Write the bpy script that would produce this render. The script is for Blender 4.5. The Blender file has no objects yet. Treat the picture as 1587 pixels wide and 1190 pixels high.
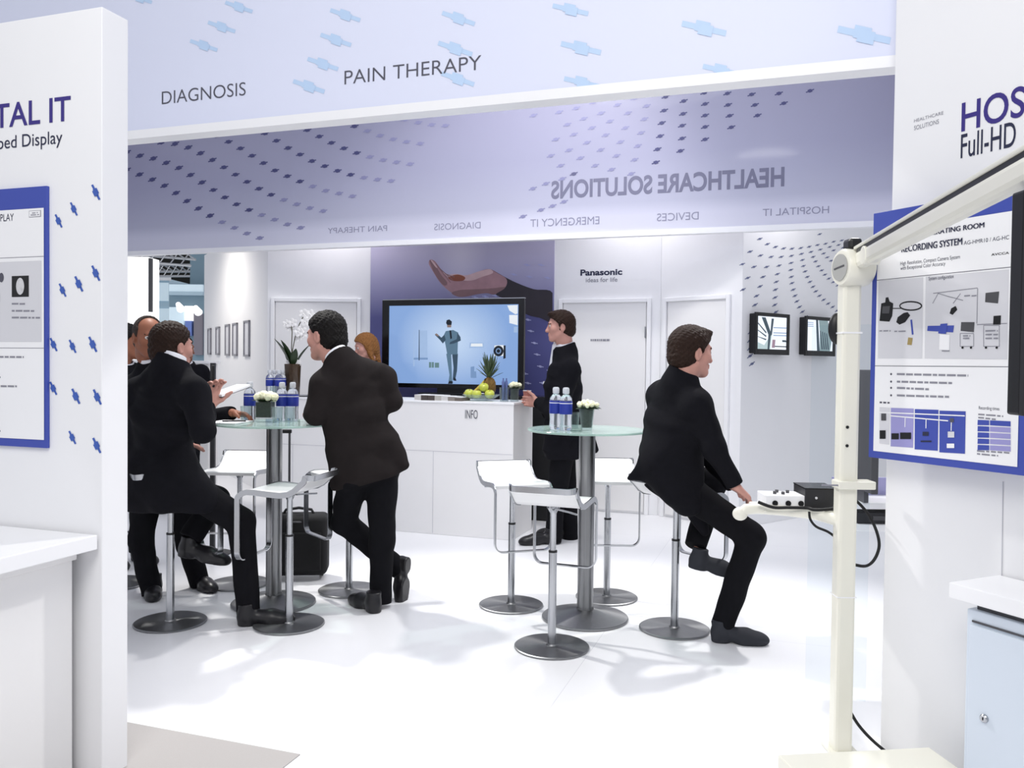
import bpy, bmesh, math, random
import numpy as np
from mathutils import Vector, Matrix
random.seed(7)
S = bpy.context.scene
C = S.collection

# ------------------------------------------------------------------ camera, world, lights, exposure
EYE = 1.463
F_PX = 1285.0
ROT = Matrix.Rotation(math.pi/2 - 0.0225, 3, 'X') @ Matrix.Rotation(0.0115, 3, 'Z')
cd = bpy.data.cameras.new('camera'); cam = bpy.data.objects.new('camera', cd); C.objects.link(cam)
cd.sensor_width = 36.0; cd.lens = 36.0*F_PX/1587.0; cd.clip_end = 200
cam.matrix_world = Matrix.Translation((0, 0, EYE)) @ ROT.to_4x4()
S.camera = cam

S.view_settings.view_transform = 'Standard'; S.view_settings.look = 'None'
S.view_settings.gamma = 1.0; S.view_settings.use_curve_mapping = False
S.view_settings.exposure = 0.0

w = bpy.data.worlds.new('hall'); S.world = w; w.use_nodes = True
wb = w.node_tree.nodes['Background']; wb.inputs[0].default_value = (0.90, 0.93, 1.0, 1); wb.inputs[1].default_value = 0.62

def lamp(name, kind, loc, target, energy, size=0.4, color=(1, 1, 1), spot=None, blend=0.5):
    d = bpy.data.lights.new(name, kind); d.energy = energy; d.color = color
    if kind == 'AREA': d.shape = 'DISK'; d.size = size
    else: d.shadow_soft_size = size
    if kind == 'SPOT': d.spot_size = math.radians(spot); d.spot_blend = blend
    o = bpy.data.objects.new(name, d); C.objects.link(o); o.location = loc
    o.rotation_euler = (Vector(target)-Vector(loc)).to_track_quat('-Z', 'Y').to_euler()
    return o
# hall spotlights hung above the open stand; unseen area lights follow
lamp('spotlight', 'SPOT', (-2.6, 6.6, 5.2), (-0.5, 3.4, 0.0), 760, 0.12, (1, .98, .94), 62, .6)
lamp('spotlight', 'SPOT', (2.6, 6.2, 5.2), (0.4, 3.6, 0.0), 640, 0.12, (1, .98, .95), 62, .6)
lamp('spotlight', 'SPOT', (0.1, 5.9, 5.4), (-0.1, 8.8, 1.2), 240, 0.2, (1, .97, .93), 80, .7)
lamp('spotlight', 'SPOT', (-4.3, 9.9, 3.1), (-3.5, 10.4, 1.5), 100, 0.4, (1, .94, .84), 130, 1.0)
lamp('unseen_area_light', 'AREA', (-1.9, 8.95, 3.4), (-1.9, 9.1, 0.8), 9, 0.26, (1, .97, .93))  # with the next two, added behind the far panel to brighten back walls
lamp('unseen_area_light', 'AREA', (1.1, 7.97, 3.4), (1.25, 8.15, 0.8), 9, 0.26, (1, .98, .96))
lamp('unseen_area_light', 'AREA', (2.6, 7.55, 3.4), (2.9, 8.0, 0.8), 8, 0.3, (1, .98, .96))
lamp('unseen_area_light', 'AREA', (0.0, 5.4, 5.0), (0.0, 5.4, 0.0), 70, 2.6, (.95, .97, 1))
lamp('unseen_area_light', 'AREA', (-0.6, -0.4, 4.4), (0.2, 3.6, 1.3), 110, 2.2, (1, .98, .95))  # added unseen front fill, lifts the wall fronts and people's backs

# ------------------------------------------------------------------ pixel helpers (rays of the planning photo, used to measure real positions)
def ray(px, py):
    return ROT @ Vector(((px-793.5)/F_PX, -(py-595.0)/F_PX, -1.0))
def at(px, py, Y):
    r = ray(px, py); return Vector((0, 0, EYE)) + r*(Y/r.y)
def atz(px, py, z):
    r = ray(px, py); return Vector((0, 0, EYE)) + r*((z-EYE)/r.z)
UX = Vector((0.9478, -0.3190, 0)); VX = Vector((0.3190, 0.9478, 0)); ZX = Vector((0, 0, 1))
def bp(u, v, z=0.0): return UX*u + VX*v + ZX*z

# ------------------------------------------------------------------ materials
def srgb(c):
    if isinstance(c, str):
        c = [int(c[i:i+2], 16)/255 for i in (0, 2, 4)]
    return tuple(x/12.92 if x <= .04045 else ((x+.055)/1.055)**2.4 for x in c)
MATS = {}
def mat(name, col, rough=.5, metal=0., spec=.5, trans=0., ior=1.45, var=.03, vscale=6., bump=0., bscale=60., emit=0., coat=0., stretch=None):
    if name in MATS: return MATS[name]
    m = bpy.data.materials.new(name); m.use_nodes = True; MATS[name] = m
    nt = m.node_tree; b = nt.nodes['Principled BSDF']; c = srgb(col)
    b.inputs['Roughness'].default_value = rough; b.inputs['Metallic'].default_value = metal
    b.inputs['Specular IOR Level'].default_value = spec
    b.inputs['Transmission Weight'].default_value = trans; b.inputs['IOR'].default_value = ior
    b.inputs['Coat Weight'].default_value = coat; b.inputs['Coat Roughness'].default_value = .05
    tc = nt.nodes.new('ShaderNodeTexCoord'); src = tc.outputs['Object']
    if stretch:
        mp = nt.nodes.new('ShaderNodeMapping'); mp.inputs['Scale'].default_value = stretch
        nt.links.new(src, mp.inputs['Vector']); src = mp.outputs['Vector']
    n = nt.nodes.new('ShaderNodeTexNoise'); n.inputs['Scale'].default_value = vscale; n.inputs['Detail'].default_value = 3
    nt.links.new(src, n.inputs['Vector'])
    r = nt.nodes.new('ShaderNodeMapRange'); r.inputs[3].default_value = 1-var; r.inputs[4].default_value = 1+var
    nt.links.new(n.outputs['Fac'], r.inputs[0])
    mx = nt.nodes.new('ShaderNodeMix'); mx.data_type = 'RGBA'; mx.blend_type = 'MULTIPLY'; mx.inputs[0].default_value = 1
    mx.inputs[6].default_value = (*c, 1); nt.links.new(r.outputs[0], mx.inputs[7])
    nt.links.new(mx.outputs[2], b.inputs['Base Color'])
    if emit:
        nt.links.new(mx.outputs[2], b.inputs['Emission Color']); b.inputs['Emission Strength'].default_value = emit
    if bump:
        n2 = nt.nodes.new('ShaderNodeTexNoise'); n2.inputs['Scale'].default_value = bscale; n2.inputs['Detail'].default_value = 4
        nt.links.new(src, n2.inputs['Vector'])
        bu = nt.nodes.new('ShaderNodeBump'); bu.inputs['Strength'].default_value = bump; bu.inputs['Distance'].default_value = .01
        nt.links.new(n2.outputs['Fac'], bu.inputs['Height']); nt.links.new(bu.outputs[0], b.inputs['Normal'])
    return m

M_WALL = mat('white_wall_paint', 'f0f0f2', .55, var=.01)
M_WALLN = mat('white_panel_laminate', 'efeeee', .4, var=.01)
M_TRIM = mat('white_trim', 'f4f4f6', .35, var=.01)
M_SEAM = mat('panel_seam_grey', 'b9b9c2', .6)
M_STEEL = mat('brushed_steel', '8d8e90', .34, 1., var=.12, vscale=3, stretch=(60, 60, 1))
def radial_steel(name, col):
    m = mat(name, col, .38, 1., var=.08, vscale=40); nt = m.node_tree; b = nt.nodes['Principled BSDF']; t = nt.nodes.new('ShaderNodeTangent'); t.direction_type = 'RADIAL'; t.axis = 'Z'
    b.inputs['Anisotropic'].default_value = .75; nt.links.new(t.outputs[0], b.inputs['Tangent']); return m
M_STEELD = radial_steel('brushed_steel_plate', '8c8d8f')
M_CHROME = mat('satin_chrome', 'b4b6ba', .22, 1., var=.02)
M_SEAT = mat('white_seat_lacquer', 'f2f2f2', .3, var=.01, coat=.3)
M_BLACK = mat('black_plastic', '131316', .4, var=.1)
M_RUBBER = mat('black_rubber', '0e0e10', .6)
M_SUIT = mat('black_suit_wool', '131318', .92, spec=.15, var=.2, vscale=14, bump=.25, bscale=22)
M_SUITB = mat('charcoal_suit_wool', '231f1f', .92, spec=.15, var=.2, vscale=14, bump=.25, bscale=22)
M_TROU = mat('black_trouser_wool', '121216', .92, spec=.15, var=.2, vscale=14, bump=.25, bscale=20)
M_LEATHER = mat('black_shoe_leather', '17161a', .35, var=.1)
M_SHOEB = mat('dark_brown_shoe_leather', '221c19', .4, var=.15)
M_SHOEG = mat('charcoal_suede', '2a2c33', .8, var=.1)
M_SHIRT = mat('white_shirt_cotton', 'ededf2', .8)
M_SKIN = mat('skin_tan', 'b5826f', .5, var=.08, vscale=30, spec=.3)
M_SKINP = mat('skin_pale_pink', 'c08f82', .5, var=.1, vscale=30, spec=.3)
M_SKIND = mat('skin_brown', '94604a', .5, var=.08, vscale=30, spec=.3)
M_HAIRD = mat('hair_black', '120f0e', .6, var=.35, vscale=60, bump=.6, bscale=140, spec=.2)
M_HAIRB = mat('hair_dark_brown', '2a1b14', .6, var=.4, vscale=60, bump=.6, bscale=140, spec=.2)
M_HAIRG = mat('hair_greying', '3a322e', .65, var=.35, vscale=70, bump=.6, bscale=140, spec=.2)
M_HAIRL = mat('hair_auburn_blond', '8a5d33', .55, var=.45, vscale=70, bump=.6, bscale=140, spec=.2)
M_EYEW = mat('eye_white', 'd8d4d0', .2); M_IRIS = mat('eye_iris_dark', '1f1612', .15)
def thin_glass(name, tint, body, fac, rough=.03, edge=.45):
    m = bpy.data.materials.new(name); m.use_nodes = True; MATS[name] = m; nt = m.node_tree; b = nt.nodes['Principled BSDF']; out = nt.nodes['Material Output']
    b.inputs['Base Color'].default_value = (*srgb(body), 1); b.inputs['Roughness'].default_value = rough; b.inputs['Specular IOR Level'].default_value = .6
    t = nt.nodes.new('ShaderNodeBsdfTransparent'); t.inputs[0].default_value = (*srgb(tint), 1)
    lw = nt.nodes.new('ShaderNodeLayerWeight'); lw.inputs[0].default_value = .35
    mr = nt.nodes.new('ShaderNodeMapRange'); mr.inputs[3].default_value = fac; mr.inputs[4].default_value = min(1, fac+edge); nt.links.new(lw.outputs['Facing'], mr.inputs[0])
    mx = nt.nodes.new('ShaderNodeMixShader'); nt.links.new(mr.outputs[0], mx.inputs[0]); nt.links.new(t.outputs[0], mx.inputs[1]); nt.links.new(b.outputs[0], mx.inputs[2]); nt.links.new(mx.outputs[0], out.inputs[0])
    return m
M_GLASS = thin_glass('green_glass', 'dfeee9', 'c3d9d2', .30, .08)
M_CLEAR = thin_glass('clear_glass', 'f0f5f5', 'c9d2d2', .05, .03, .28)
M_SHEET = thin_glass('clear_acrylic', 'fafcfd', 'e8eef2', .0, .03, .05)
M_PLASTIC = mat('clear_water_bottle', 'f0f4fc', .05, trans=.88, ior=1.33, var=.0)
M_BLUE = mat('bottle_label_blue', '27389a', .4, var=.04)
M_CAP = mat('white_bottle_cap', 'eceef2', .35)
M_LEAF = mat('dark_green_leaf', '26381d', .45, var=.3, vscale=40)
M_ROSE = mat('cream_rose_petal', 'f2f0cf', .6, var=.04, vscale=50)
M_ORCH = mat('white_orchid_petal', 'f6f4f2', .5, var=.03)
M_INK = mat('print_grey_ink', '53535f', .6)
M_INKL = mat('print_light_grey_ink', '8a8a94', .6)
M_PURP = mat('print_violet_ink', '3a2f80', .6)
M_NAVY = mat('print_navy_ink', '262a45', .6)
M_PBLUE = mat('print_royal_blue', '3f4fa8', .5, var=.02)
M_CRBL = mat('cross_motif_blue', '3f5fb2', .5)
M_CRLT = mat('cross_motif_pale_blue', 'bdd5f2', .5)
M_CRDK = mat('cross_motif_slate', '4a4b78', .5)
M_CRDF = mat('cross_motif_faded_violet', '8d8db2', .5)
M_CRWC = mat('cross_motif_steel_blue', '656d92', .5)
M_PAPER = mat('white_paper', 'f2f2f4', .6, var=.01)
M_PGREY = mat('print_pale_grey', 'd5d5da', .6, var=.02)
M_PMID = mat('print_lilac', '9a97cc', .6)
M_CREAM = mat('cream_enamel', 'ebe9dc', .35, var=.01, coat=.3)
M_CABB = mat('pale_blue_grey_laminate', 'd4dde8', .4, var=.01)
M_DKGREY = mat('dark_grey_panel', '4c4c50', .5)
M_LAV = mat('lavender_board', 'b3b0dc', .5)

# ------------------------------------------------------------------ object helpers
def prop(o, label=None, cat=None, group=None, kind=None):
    if label: o['label'] = label
    if cat: o['category'] = cat
    if group: o['group'] = group
    if kind: o['kind'] = kind
    return o
def thing(name, label, cat, loc=(0, 0, 0), rz=0., group=None):
    o = bpy.data.objects.new(name, None); C.objects.link(o); o.empty_display_size = .1
    o.location = loc; o.rotation_euler = (0, 0, rz)
    return prop(o, label, cat, group)
def link(name, me, m=None, parent=None, world=False):
    o = bpy.data.objects.new(name, me); C.objects.link(o)
    if m is not None:
        for x in (m if isinstance(m, (list, tuple)) else [m]): me.materials.append(x)
    if parent is not None:
        o.parent = parent
        if world:
            mw = parent.matrix_basis.copy(); q = parent
            while q.parent: mw = q.parent.matrix_basis @ q.matrix_parent_inverse @ mw; q = q.parent
            o.matrix_parent_inverse = mw.inverted()
    return o
def dup(root, loc, rz=0., label=None, group=None, z_scale=None):
    r = root.copy(); C.objects.link(r); r.location = loc; r.rotation_euler = (0, 0, rz)
    if label: r['label'] = label
    if group: r['group'] = group
    for ch in list(root.children):
        c = ch.copy(); C.objects.link(c); c.parent = r
        for g in list(ch.children):
            d = g.copy(); C.objects.link(d); d.parent = c
    return r

class MB:
    def __init__(s): s.v = []; s.f = []; s.mi = []; s.cur = 0
    def add(s, vs, fs):
        n = len(s.v); s.v += [tuple(p) for p in vs]; s.f += [tuple(i+n for i in f) for f in fs]; s.mi += [s.cur]*len(fs); return s
    def box(s, c, size, rz=0., M=None):
        hx, hy, hz = [x/2 for x in size]
        vs = [Vector((x*hx, y*hy, z*hz)) for z in (-1, 1) for y in (-1, 1) for x in (-1, 1)]
        R = M if M is not None else Matrix.Rotation(rz, 3, 'Z')
        vs = [R @ p + Vector(c) for p in vs]
        return s.add(vs, [(0, 2, 3, 1), (4, 5, 7, 6), (0, 1, 5, 4), (2, 6, 7, 3), (0, 4, 6, 2), (1, 3, 7, 5)])
    def bar(s, a, b, w, h, up=(0, 0, 1)):
        a, b = Vector(a), Vector(b); d = (b-a); L = d.length; d.normalize()
        x = d.cross(Vector(up));
        if x.length < 1e-4: x = d.cross(Vector((1, 0, 0)))
        x.normalize(); z = x.cross(d)
        return s.box((a+b)/2, (w, L, h), M=Matrix((x, d, z)).transposed())
    def lathe(s, prof, c=(0, 0, 0), n=32, axis=None, cap=True):
        c = Vector(c); R = Matrix.Identity(3)
        if axis is not None: R = Vector(axis).normalized().to_track_quat('Z', 'Y').to_matrix()
        vs = []; fs = []; k = len(prof)
        for r, z in prof:
            for i in range(n):
                t = 2*math.pi*i/n; vs.append(c + R @ Vector((r*math.cos(t), r*math.sin(t), z)))
        for j in range(k-1):
            for i in range(n): a = j*n+i; b = j*n+(i+1) % n; fs.append((a, b, b+n, a+n))
        if cap: fs.append(tuple(reversed(range(n)))); fs.append(tuple(range((k-1)*n, k*n)))
        return s.add(vs, fs)
    def cyl(s, a, b, r, r2=None, n=24):
        a, b = Vector(a), Vector(b); L = (b-a).length
        return s.lathe([(r, 0), (r if r2 is None else r2, L)], a, n, b-a)
    def tube(s, pts, r, n=10, closed=False):
        pts = [Vector(p) for p in pts]; k = len(pts); vs = []; fs = []; prev = None
        rr = r if isinstance(r, (list, tuple)) else [r]*k
        for i, p in enumerate(pts):
            if closed: d = pts[(i+1) % k]-pts[i-1]
            else: d = pts[min(i+1, k-1)]-pts[max(i-1, 0)]
            d.normalize()
            if prev is None: x = d.orthogonal().normalized()
            else:
                x = prev-d*prev.dot(d)
                x = x.normalized() if x.length > 1e-6 else d.orthogonal().normalized()
            prev = x; y = d.cross(x)
            for j in range(n):
                t = 2*math.pi*j/n; vs.append(p + (x*math.cos(t)+y*math.sin(t))*rr[i])
        for i in range(k if closed else k-1):
            for j in range(n):
                a = i*n+j; b = i*n+(j+1) % n; c2 = ((i+1) % k)*n+(j+1) % n; d2 = ((i+1) % k)*n+j
                fs.append((a, b, c2, d2))
        if not closed: fs.append(tuple(reversed(range(n)))); fs.append(tuple(range((k-1)*n, k*n)))
        return s.add(vs, fs)
    def prism(s, poly, z0, z1):
        n = len(poly); vs = [(p[0], p[1], z0) for p in poly]+[(p[0], p[1], z1) for p in poly]
        return s.add(vs, [tuple(reversed(range(n))), tuple(range(n, 2*n))]+[(i, (i+1) % n, (i+1) % n+n, i+n) for i in range(n)])
    def ribbon(s, prof, x0, x1, th, hw=None):
        """plate following a profile of (y,z) points, from x0 to x1, thickness th"""
        P = [Vector((0, p[0], p[1])) for p in prof]; k = len(P); N = []
        for i in range(k):
            d = (P[min(i+1, k-1)]-P[max(i-1, 0)]).normalized(); N.append(Vector((0, -d.z, d.y)))
        vs = []
        for i in range(k):
            for x in ((x0, x1) if hw is None else (-hw[i], hw[i])):
                for sg in (.5, -.5):
                    q = P[i]+N[i]*th*sg; vs.append((x, q.y, q.z))
        fs = []
        for i in range(k-1):
            a = i*4; b = a+4
            fs += [(a, a+2, b+2, b), (a+1, b+1, b+3, a+3), (a, b, b+1, a+1), (a+2, a+3, b+3, b+2)]
        e = (k-1)*4
        fs += [(0, 1, 3, 2), (e, e+2, e+3, e+1)]
        return s.add(vs, fs)
    def band(s, path, nor, th, wd, closed=False):
        """flat band swept along a path; nor = thin direction at each point"""
        k = len(path); P = [Vector(p) for p in path]; vs = []; fs = []
        for i, p in enumerate(P):
            d = (P[(i+1) % k]-P[i-1]) if closed else (P[min(i+1, k-1)]-P[max(i-1, 0)]); d.normalize()
            n = Vector(nor[i]); n = (n-d*n.dot(d)).normalized(); b = d.cross(n)
            vs += [p+n*th/2+b*wd/2, p+n*th/2-b*wd/2, p-n*th/2-b*wd/2, p-n*th/2+b*wd/2]
        for i in range(k if closed else k-1):
            a = i*4; c = ((i+1) % k)*4
            for j in range(4): fs.append((a+j, a+(j+1) % 4, c+(j+1) % 4, c+j))
        if not closed: e = (k-1)*4; fs += [(0, 3, 2, 1), (e, e+1, e+2, e+3)]
        return s.add(vs, fs)
    def ball(s, c, r, n=14, R=None):
        rx, ry, rz = r if isinstance(r, (tuple, list)) else (r, r, r); c = Vector(c); vs = []; fs = []
        for j in range(1, n):
            ph = math.pi*j/n
            for i in range(2*n):
                t = math.pi*i/n; p = Vector((rx*math.sin(ph)*math.cos(t), ry*math.sin(ph)*math.sin(t), rz*math.cos(ph)))
                vs.append(c+(R @ p if R is not None else p))
        top = Vector((0, 0, rz)); bot = Vector((0, 0, -rz))
        vs += [c+(R @ top if R is not None else top), c+(R @ bot if R is not None else bot)]
        m = 2*n; T = (n-1)*m
        for j in range(n-2):
            for i in range(m): a = j*m+i; b = j*m+(i+1) % m; fs.append((a, a+m, b+m, b))
        for i in range(m): fs.append((T, i, (i+1) % m)); fs.append((T+1, (n-2)*m+(i+1) % m, (n-2)*m+i))
        return s.add(vs, fs)
    def build(s, name, m, parent=None, world=False, smooth=None, bevel=0.):
        me = bpy.data.meshes.new(name); me.from_pydata(s.v, [], s.f)
        for i, p in enumerate(me.polygons): p.material_index = s.mi[i]
        bm = bmesh.new(); bm.from_mesh(me); bmesh.ops.recalc_face_normals(bm, faces=bm.faces); bm.to_mesh(me); bm.free()
        o = link(name, me, m, parent, world)
        if smooth is not None:
            for p in me.polygons: p.use_smooth = True
            me.set_sharp_from_angle(angle=math.radians(smooth))
        if bevel:
            md = o.modifiers.new('bevel', 'BEVEL'); md.width = bevel; md.segments = 2; md.limit_method = 'ANGLE'; md.angle_limit = math.radians(40)
        return o
def struct(o): o['kind'] = 'structure'; return o

# flat printed art lying on a real plane
TXT = {}
def text_mesh(st, bold=0.):
    if (st, bold) in TXT: return TXT[(st, bold)]
    cu = bpy.data.curves.new('t', 'FONT'); cu.body = st; cu.size = 1; cu.offset = bold; cu.resolution_u = 5
    o = bpy.data.objects.new('t', cu); C.objects.link(o); bpy.context.view_layer.update()
    me = bpy.data.meshes.new_from_object(o.evaluated_get(bpy.context.evaluated_depsgraph_get()))
    vs = [(v.co.x, v.co.y) for v in me.vertices]; fs = [tuple(p.vertices) for p in me.polygons]
    bpy.data.objects.remove(o); bpy.data.curves.remove(cu); bpy.data.meshes.remove(me)
    TXT[(st, bold)] = (vs, fs); return vs, fs
class Flat:
    def __init__(s, o, r, up=ZX, base=0.0015):
        s.o = Vector(o); s.r = Vector(r).normalized(); s.u = Vector(up).normalized(); s.n = s.r.cross(s.u).normalized()
        s.base = base; s.reset()
    def reset(s): s.v = []; s.f = []; s.mi = []; s.m = []; return s
    def mid(s, m):
        if m not in s.m: s.m.append(m)
        return s.m.index(m)
    def px(s, x, y):
        d = ray(x, y); e = Vector((0, 0, EYE)); t = (s.o-e).dot(s.n)/d.dot(s.n); p = e+d*t-s.o
        return p.dot(s.r), p.dot(s.u)
    def P(s, x, y, off=0.): return s.o+s.r*x+s.u*y+s.n*off
    def poly(s, pts, m, layer=0):
        k = len(s.v); off = s.base+layer*.0007
        s.v += [tuple(s.P(x, y, off)) for x, y in pts]; s.f.append(tuple(range(k, k+len(pts)))); s.mi.append(s.mid(m))
    def ppoly(s, pts, m, layer=0): s.poly([s.px(*p) for p in pts], m, layer)
    def rect(s, x0, y0, x1, y1, m, layer=0): s.poly([(x0, y0), (x1, y0), (x1, y1), (x0, y1)], m, layer)
    def prect(s, a, b, m, layer=0):
        x0, y0 = s.px(*a); x1, y1 = s.px(*b); s.rect(x0, y0, x1, y1, m, layer)
    def line(s, a, b, w, m, layer=0, px=True):
        a = s.px(*a) if px else a; b = s.px(*b) if px else b
        d = Vector((b[0]-a[0], b[1]-a[1])); d.normalize(); n = Vector((-d.y, d.x))*w/2
        s.poly([(a[0]-n.x, a[1]-n.y), (b[0]-n.x, b[1]-n.y), (b[0]+n.x, b[1]+n.y), (a[0]+n.x, a[1]+n.y)], m, layer)
    def disc(s, c, r, m, layer=0, n=20, ry=None):
        ry = ry or r; s.poly([(c[0]+r*math.cos(2*math.pi*i/n), c[1]+ry*math.sin(2*math.pi*i/n)) for i in range(n)], m, layer)
    def text(s, st, x0, y0, x1, y1, m, layer=0, bold=0., mirror=False):
        vs, fs = text_mesh(st, bold); ax = min(p[0] for p in vs); bx = max(p[0] for p in vs); ay = min(p[1] for p in vs); by = max(p[1] for p in vs)
        k = len(s.v); off = s.base+layer*.0007; mi = s.mid(m)
        for p in vs:
            tx = (p[0]-ax)/(bx-ax); ty = (p[1]-ay)/(by-ay)
            if mirror: tx = 1-tx
            s.v.append(tuple(s.P(x0+tx*(x1-x0), y0+ty*(y1-y0), off)))
        s.f += [tuple(i+k for i in f) for f in fs]; s.mi += [mi]*len(fs)
    def ptext(s, st, bl, tr, m, layer=0, bold=0., mirror=False):
        x0, y0 = s.px(*bl); x1, y1 = s.px(*tr); s.text(st, x0, y0, x1, y1, m, layer, bold, mirror)
    def fuzz(s, a, b, m, layer=0, h=.004, seed=1):
        """a line of print too small to read: a broken grey stroke"""
        rnd = random.Random(seed); x0, y0 = s.px(*a); x1, y1 = s.px(*b); x = x0
        while x < x1:
            wv = rnd.uniform(.01, .035); e = min(x+wv, x1); t = (x-x0)/max(1e-6, x1-x0); y = y0+(y1-y0)*t
            s.rect(x, y-h/2, e, y+h/2, m, layer); x = e+.005
    def cross(s, c, bar, m, layer=0, fat=.42):
        """cross motif: a thin bar with a stepped block at its middle; c and bar in photo pixels"""
        bx, by = bar; L = math.hypot(bx, by); px_, py_ = -by, bx
        def q(a, b): return s.px(c[0]+bx*a+px_*b, c[1]+by*a+py_*b)
        t = .13; f = fat
        s.poly([q(-1, -t), q(1, -t), q(1, t), q(-1, t)], m, layer)
        s.poly([q(-f, -t), q(f*.55, -f*1.2), q(f*.55, f*.5), q(-f, f*.5)] if False else [q(-f, -f*.75), q(f*.6, -f*.75), q(f*.6, f*.45), q(-f, f*.45)], m, layer+1)
        s.poly([q(-f*.6, -f*.45), q(f, -f*.45), q(f, f*.75), q(-f*.6, f*.75)], m, layer+2)
    def build(s, name, parent=None, world=True):
        me = bpy.data.meshes.new(name); me.from_pydata(s.v, [], s.f)
        for i, p in enumerate(me.polygons): p.material_index = s.mi[i]
        o = link(name, me, list(s.m), parent, world); s.reset(); return o

# ------------------------------------------------------------------ floor
def floor_material():
    m = bpy.data.materials.new('white_floor_panels'); m.use_nodes = True; nt = m.node_tree; b = nt.nodes['Principled BSDF']
    b.inputs['Roughness'].default_value = .3; b.inputs['Specular IOR Level'].default_value = .4
    tc = nt.nodes.new('ShaderNodeTexCoord'); mp = nt.nodes.new('ShaderNodeMapping'); mp.inputs['Rotation'].default_value = (0, 0, .3247)
    nt.links.new(tc.outputs['Object'], mp.inputs['Vector'])
    sp = nt.nodes.new('ShaderNodeSeparateXYZ'); nt.links.new(mp.outputs[0], sp.inputs[0])
    def seam(out, off, period):
        a = nt.nodes.new('ShaderNodeMath'); a.operation = 'ADD'; a.inputs[1].default_value = off; nt.links.new(out, a.inputs[0])
        d = nt.nodes.new('ShaderNodeMath'); d.operation = 'PINGPONG'; d.inputs[1].default_value = period/2; nt.links.new(a.outputs[0], d.inputs[0])
        l = nt.nodes.new('ShaderNodeMath'); l.operation = 'LESS_THAN'; l.inputs[1].default_value = .0011; nt.links.new(d.outputs[0], l.inputs[0]); return l
    s1 = seam(sp.outputs[0], .952, 2.5); s2 = seam(sp.outputs[1], .35, 2.5)
    mxm = nt.nodes.new('ShaderNodeMath'); mxm.operation = 'MAXIMUM'; nt.links.new(s1.outputs[0], mxm.inputs[0]); nt.links.new(s2.outputs[0], mxm.inputs[1])
    n = nt.nodes.new('ShaderNodeTexNoise'); n.inputs['Scale'].default_value = 1.2; nt.links.new(tc.outputs['Object'], n.inputs['Vector'])
    cr = nt.nodes.new('ShaderNodeMix'); cr.data_type = 'RGBA'; cr.inputs[6].default_value = (*srgb('ececf0'), 1); cr.inputs[7].default_value = (*srgb('f4f4f6'), 1)
    nt.links.new(n.outputs['Fac'], cr.inputs[0])
    c2 = nt.nodes.new('ShaderNodeMix'); c2.data_type = 'RGBA'; c2.inputs[7].default_value = (*srgb('cfcfd5'), 1)
    nt.links.new(mxm.outputs[0], c2.inputs[0]); nt.links.new(cr.outputs[2], c2.inputs[6]); nt.links.new(c2.outputs[2], b.inputs['Base Color'])
    return m
M_FLOOR = floor_material()
M_CARPET = mat('grey_aisle_carpet', 'b4b0ae', .95, var=.06, vscale=300, bump=.3, bscale=500)
struct(MB().box((2, 12, -.05), (50, 60, .1)).build('floor', M_FLOOR))
c0 = atz(465, 1170, 0)
mb = MB(); q = [c0, c0-UX*6, c0-UX*6-VX*5, c0-VX*5]
mb.prism([(p.x, p.y) for p in q][::-1], .0005, .004); o = mb.build('floor_aisle', M_CARPET); struct(o)
o['label'] = 'grey aisle carpet in the lower left corner of the floor'

# ------------------------------------------------------------------ walls
def wallbox(name, a, d, L, th, z0, z1, m, s0=0.):
    a = Vector(a); d = Vector(d).normalized(); n = Vector((-d.y, d.x, 0))      # n points behind when d runs left to right
    p = [a+d*s0, a+d*L, a+d*L+n*th, a+d*s0+n*th]
    return MB().prism([(v.x, v.y) for v in p], z0, z1).build(name, m, bevel=.003)
# near left wall
CL = at(158, 600, 2.85); CL.z = 0
zt = at(159, 10, 2.85).z
wl = struct(wallbox('wall_left', CL-UX*3.2, UX, 3.2, .118, 0, zt, M_WALL))
FL = Flat(CL, UX)
for c in [(385, 98), (297, 165), (236, 213), (385, 422), (317, 465), (252, 490), (373, 707), (292, 715), (216, 708), (305, 915), (215, 883), (391, 918), (291, 1080), (389, 1112)]:
    k = .95 if c[0] < 300 else 1.1
    FL.cross((c[0]/2.585, 260+c[1]/2.585), (5.2*k, 10.5*k), M_CRBL, fat=.44)
FL.build('cross_motif', wl)
FL.ptext('HOSPITAL IT', (-112, 211), (110, 148), M_PURP, bold=.012)
FL.ptext('equipped Display', (-48, 242), (97, 202), M_NAVY, bold=.0); FL.build('lettering', wl)
# near right wall
CR = at(1376, 600, 3.15); CR.z = 0
DR = Vector((math.cos(math.radians(-62)), math.sin(math.radians(-62)), 0))
wr = struct(wallbox('wall_right', CR, DR, 2.6, .1, 0, 3.3, M_WALL))
FR = Flat(CR, DR)
FR.ptext('HEALTHCARE', (1417, 190), (1462.5, 172), M_INKL); FR.ptext('SOLUTIONS', (1417, 202), (1455.5, 184.5), M_INKL)
x0, y0 = FR.px(1490, 205); x1, y1 = FR.px(1520, 153); hx = (x1-x0); hh = y1-y0+.004
FR.text('HOSPITAL IT', x0, y0, x0+hx*9.4, y0+hh, M_PURP, bold=.012)
x0, y0 = FR.px(1489, 246); x1, y1 = FR.px(1575, 197)
FR.text('Full-HD', x0, y0, x1, y0+.083, M_NAVY, bold=.005); FR.text('Recording', x1+.028, y0-.02, x1+.40, y0+.083, M_NAVY, bold=.005)
FR.build('lettering', wr)
FR.line((1555, 746), (1549, 1180), .003, M_SEAM); FR.build('panel_seam', wr)

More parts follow.
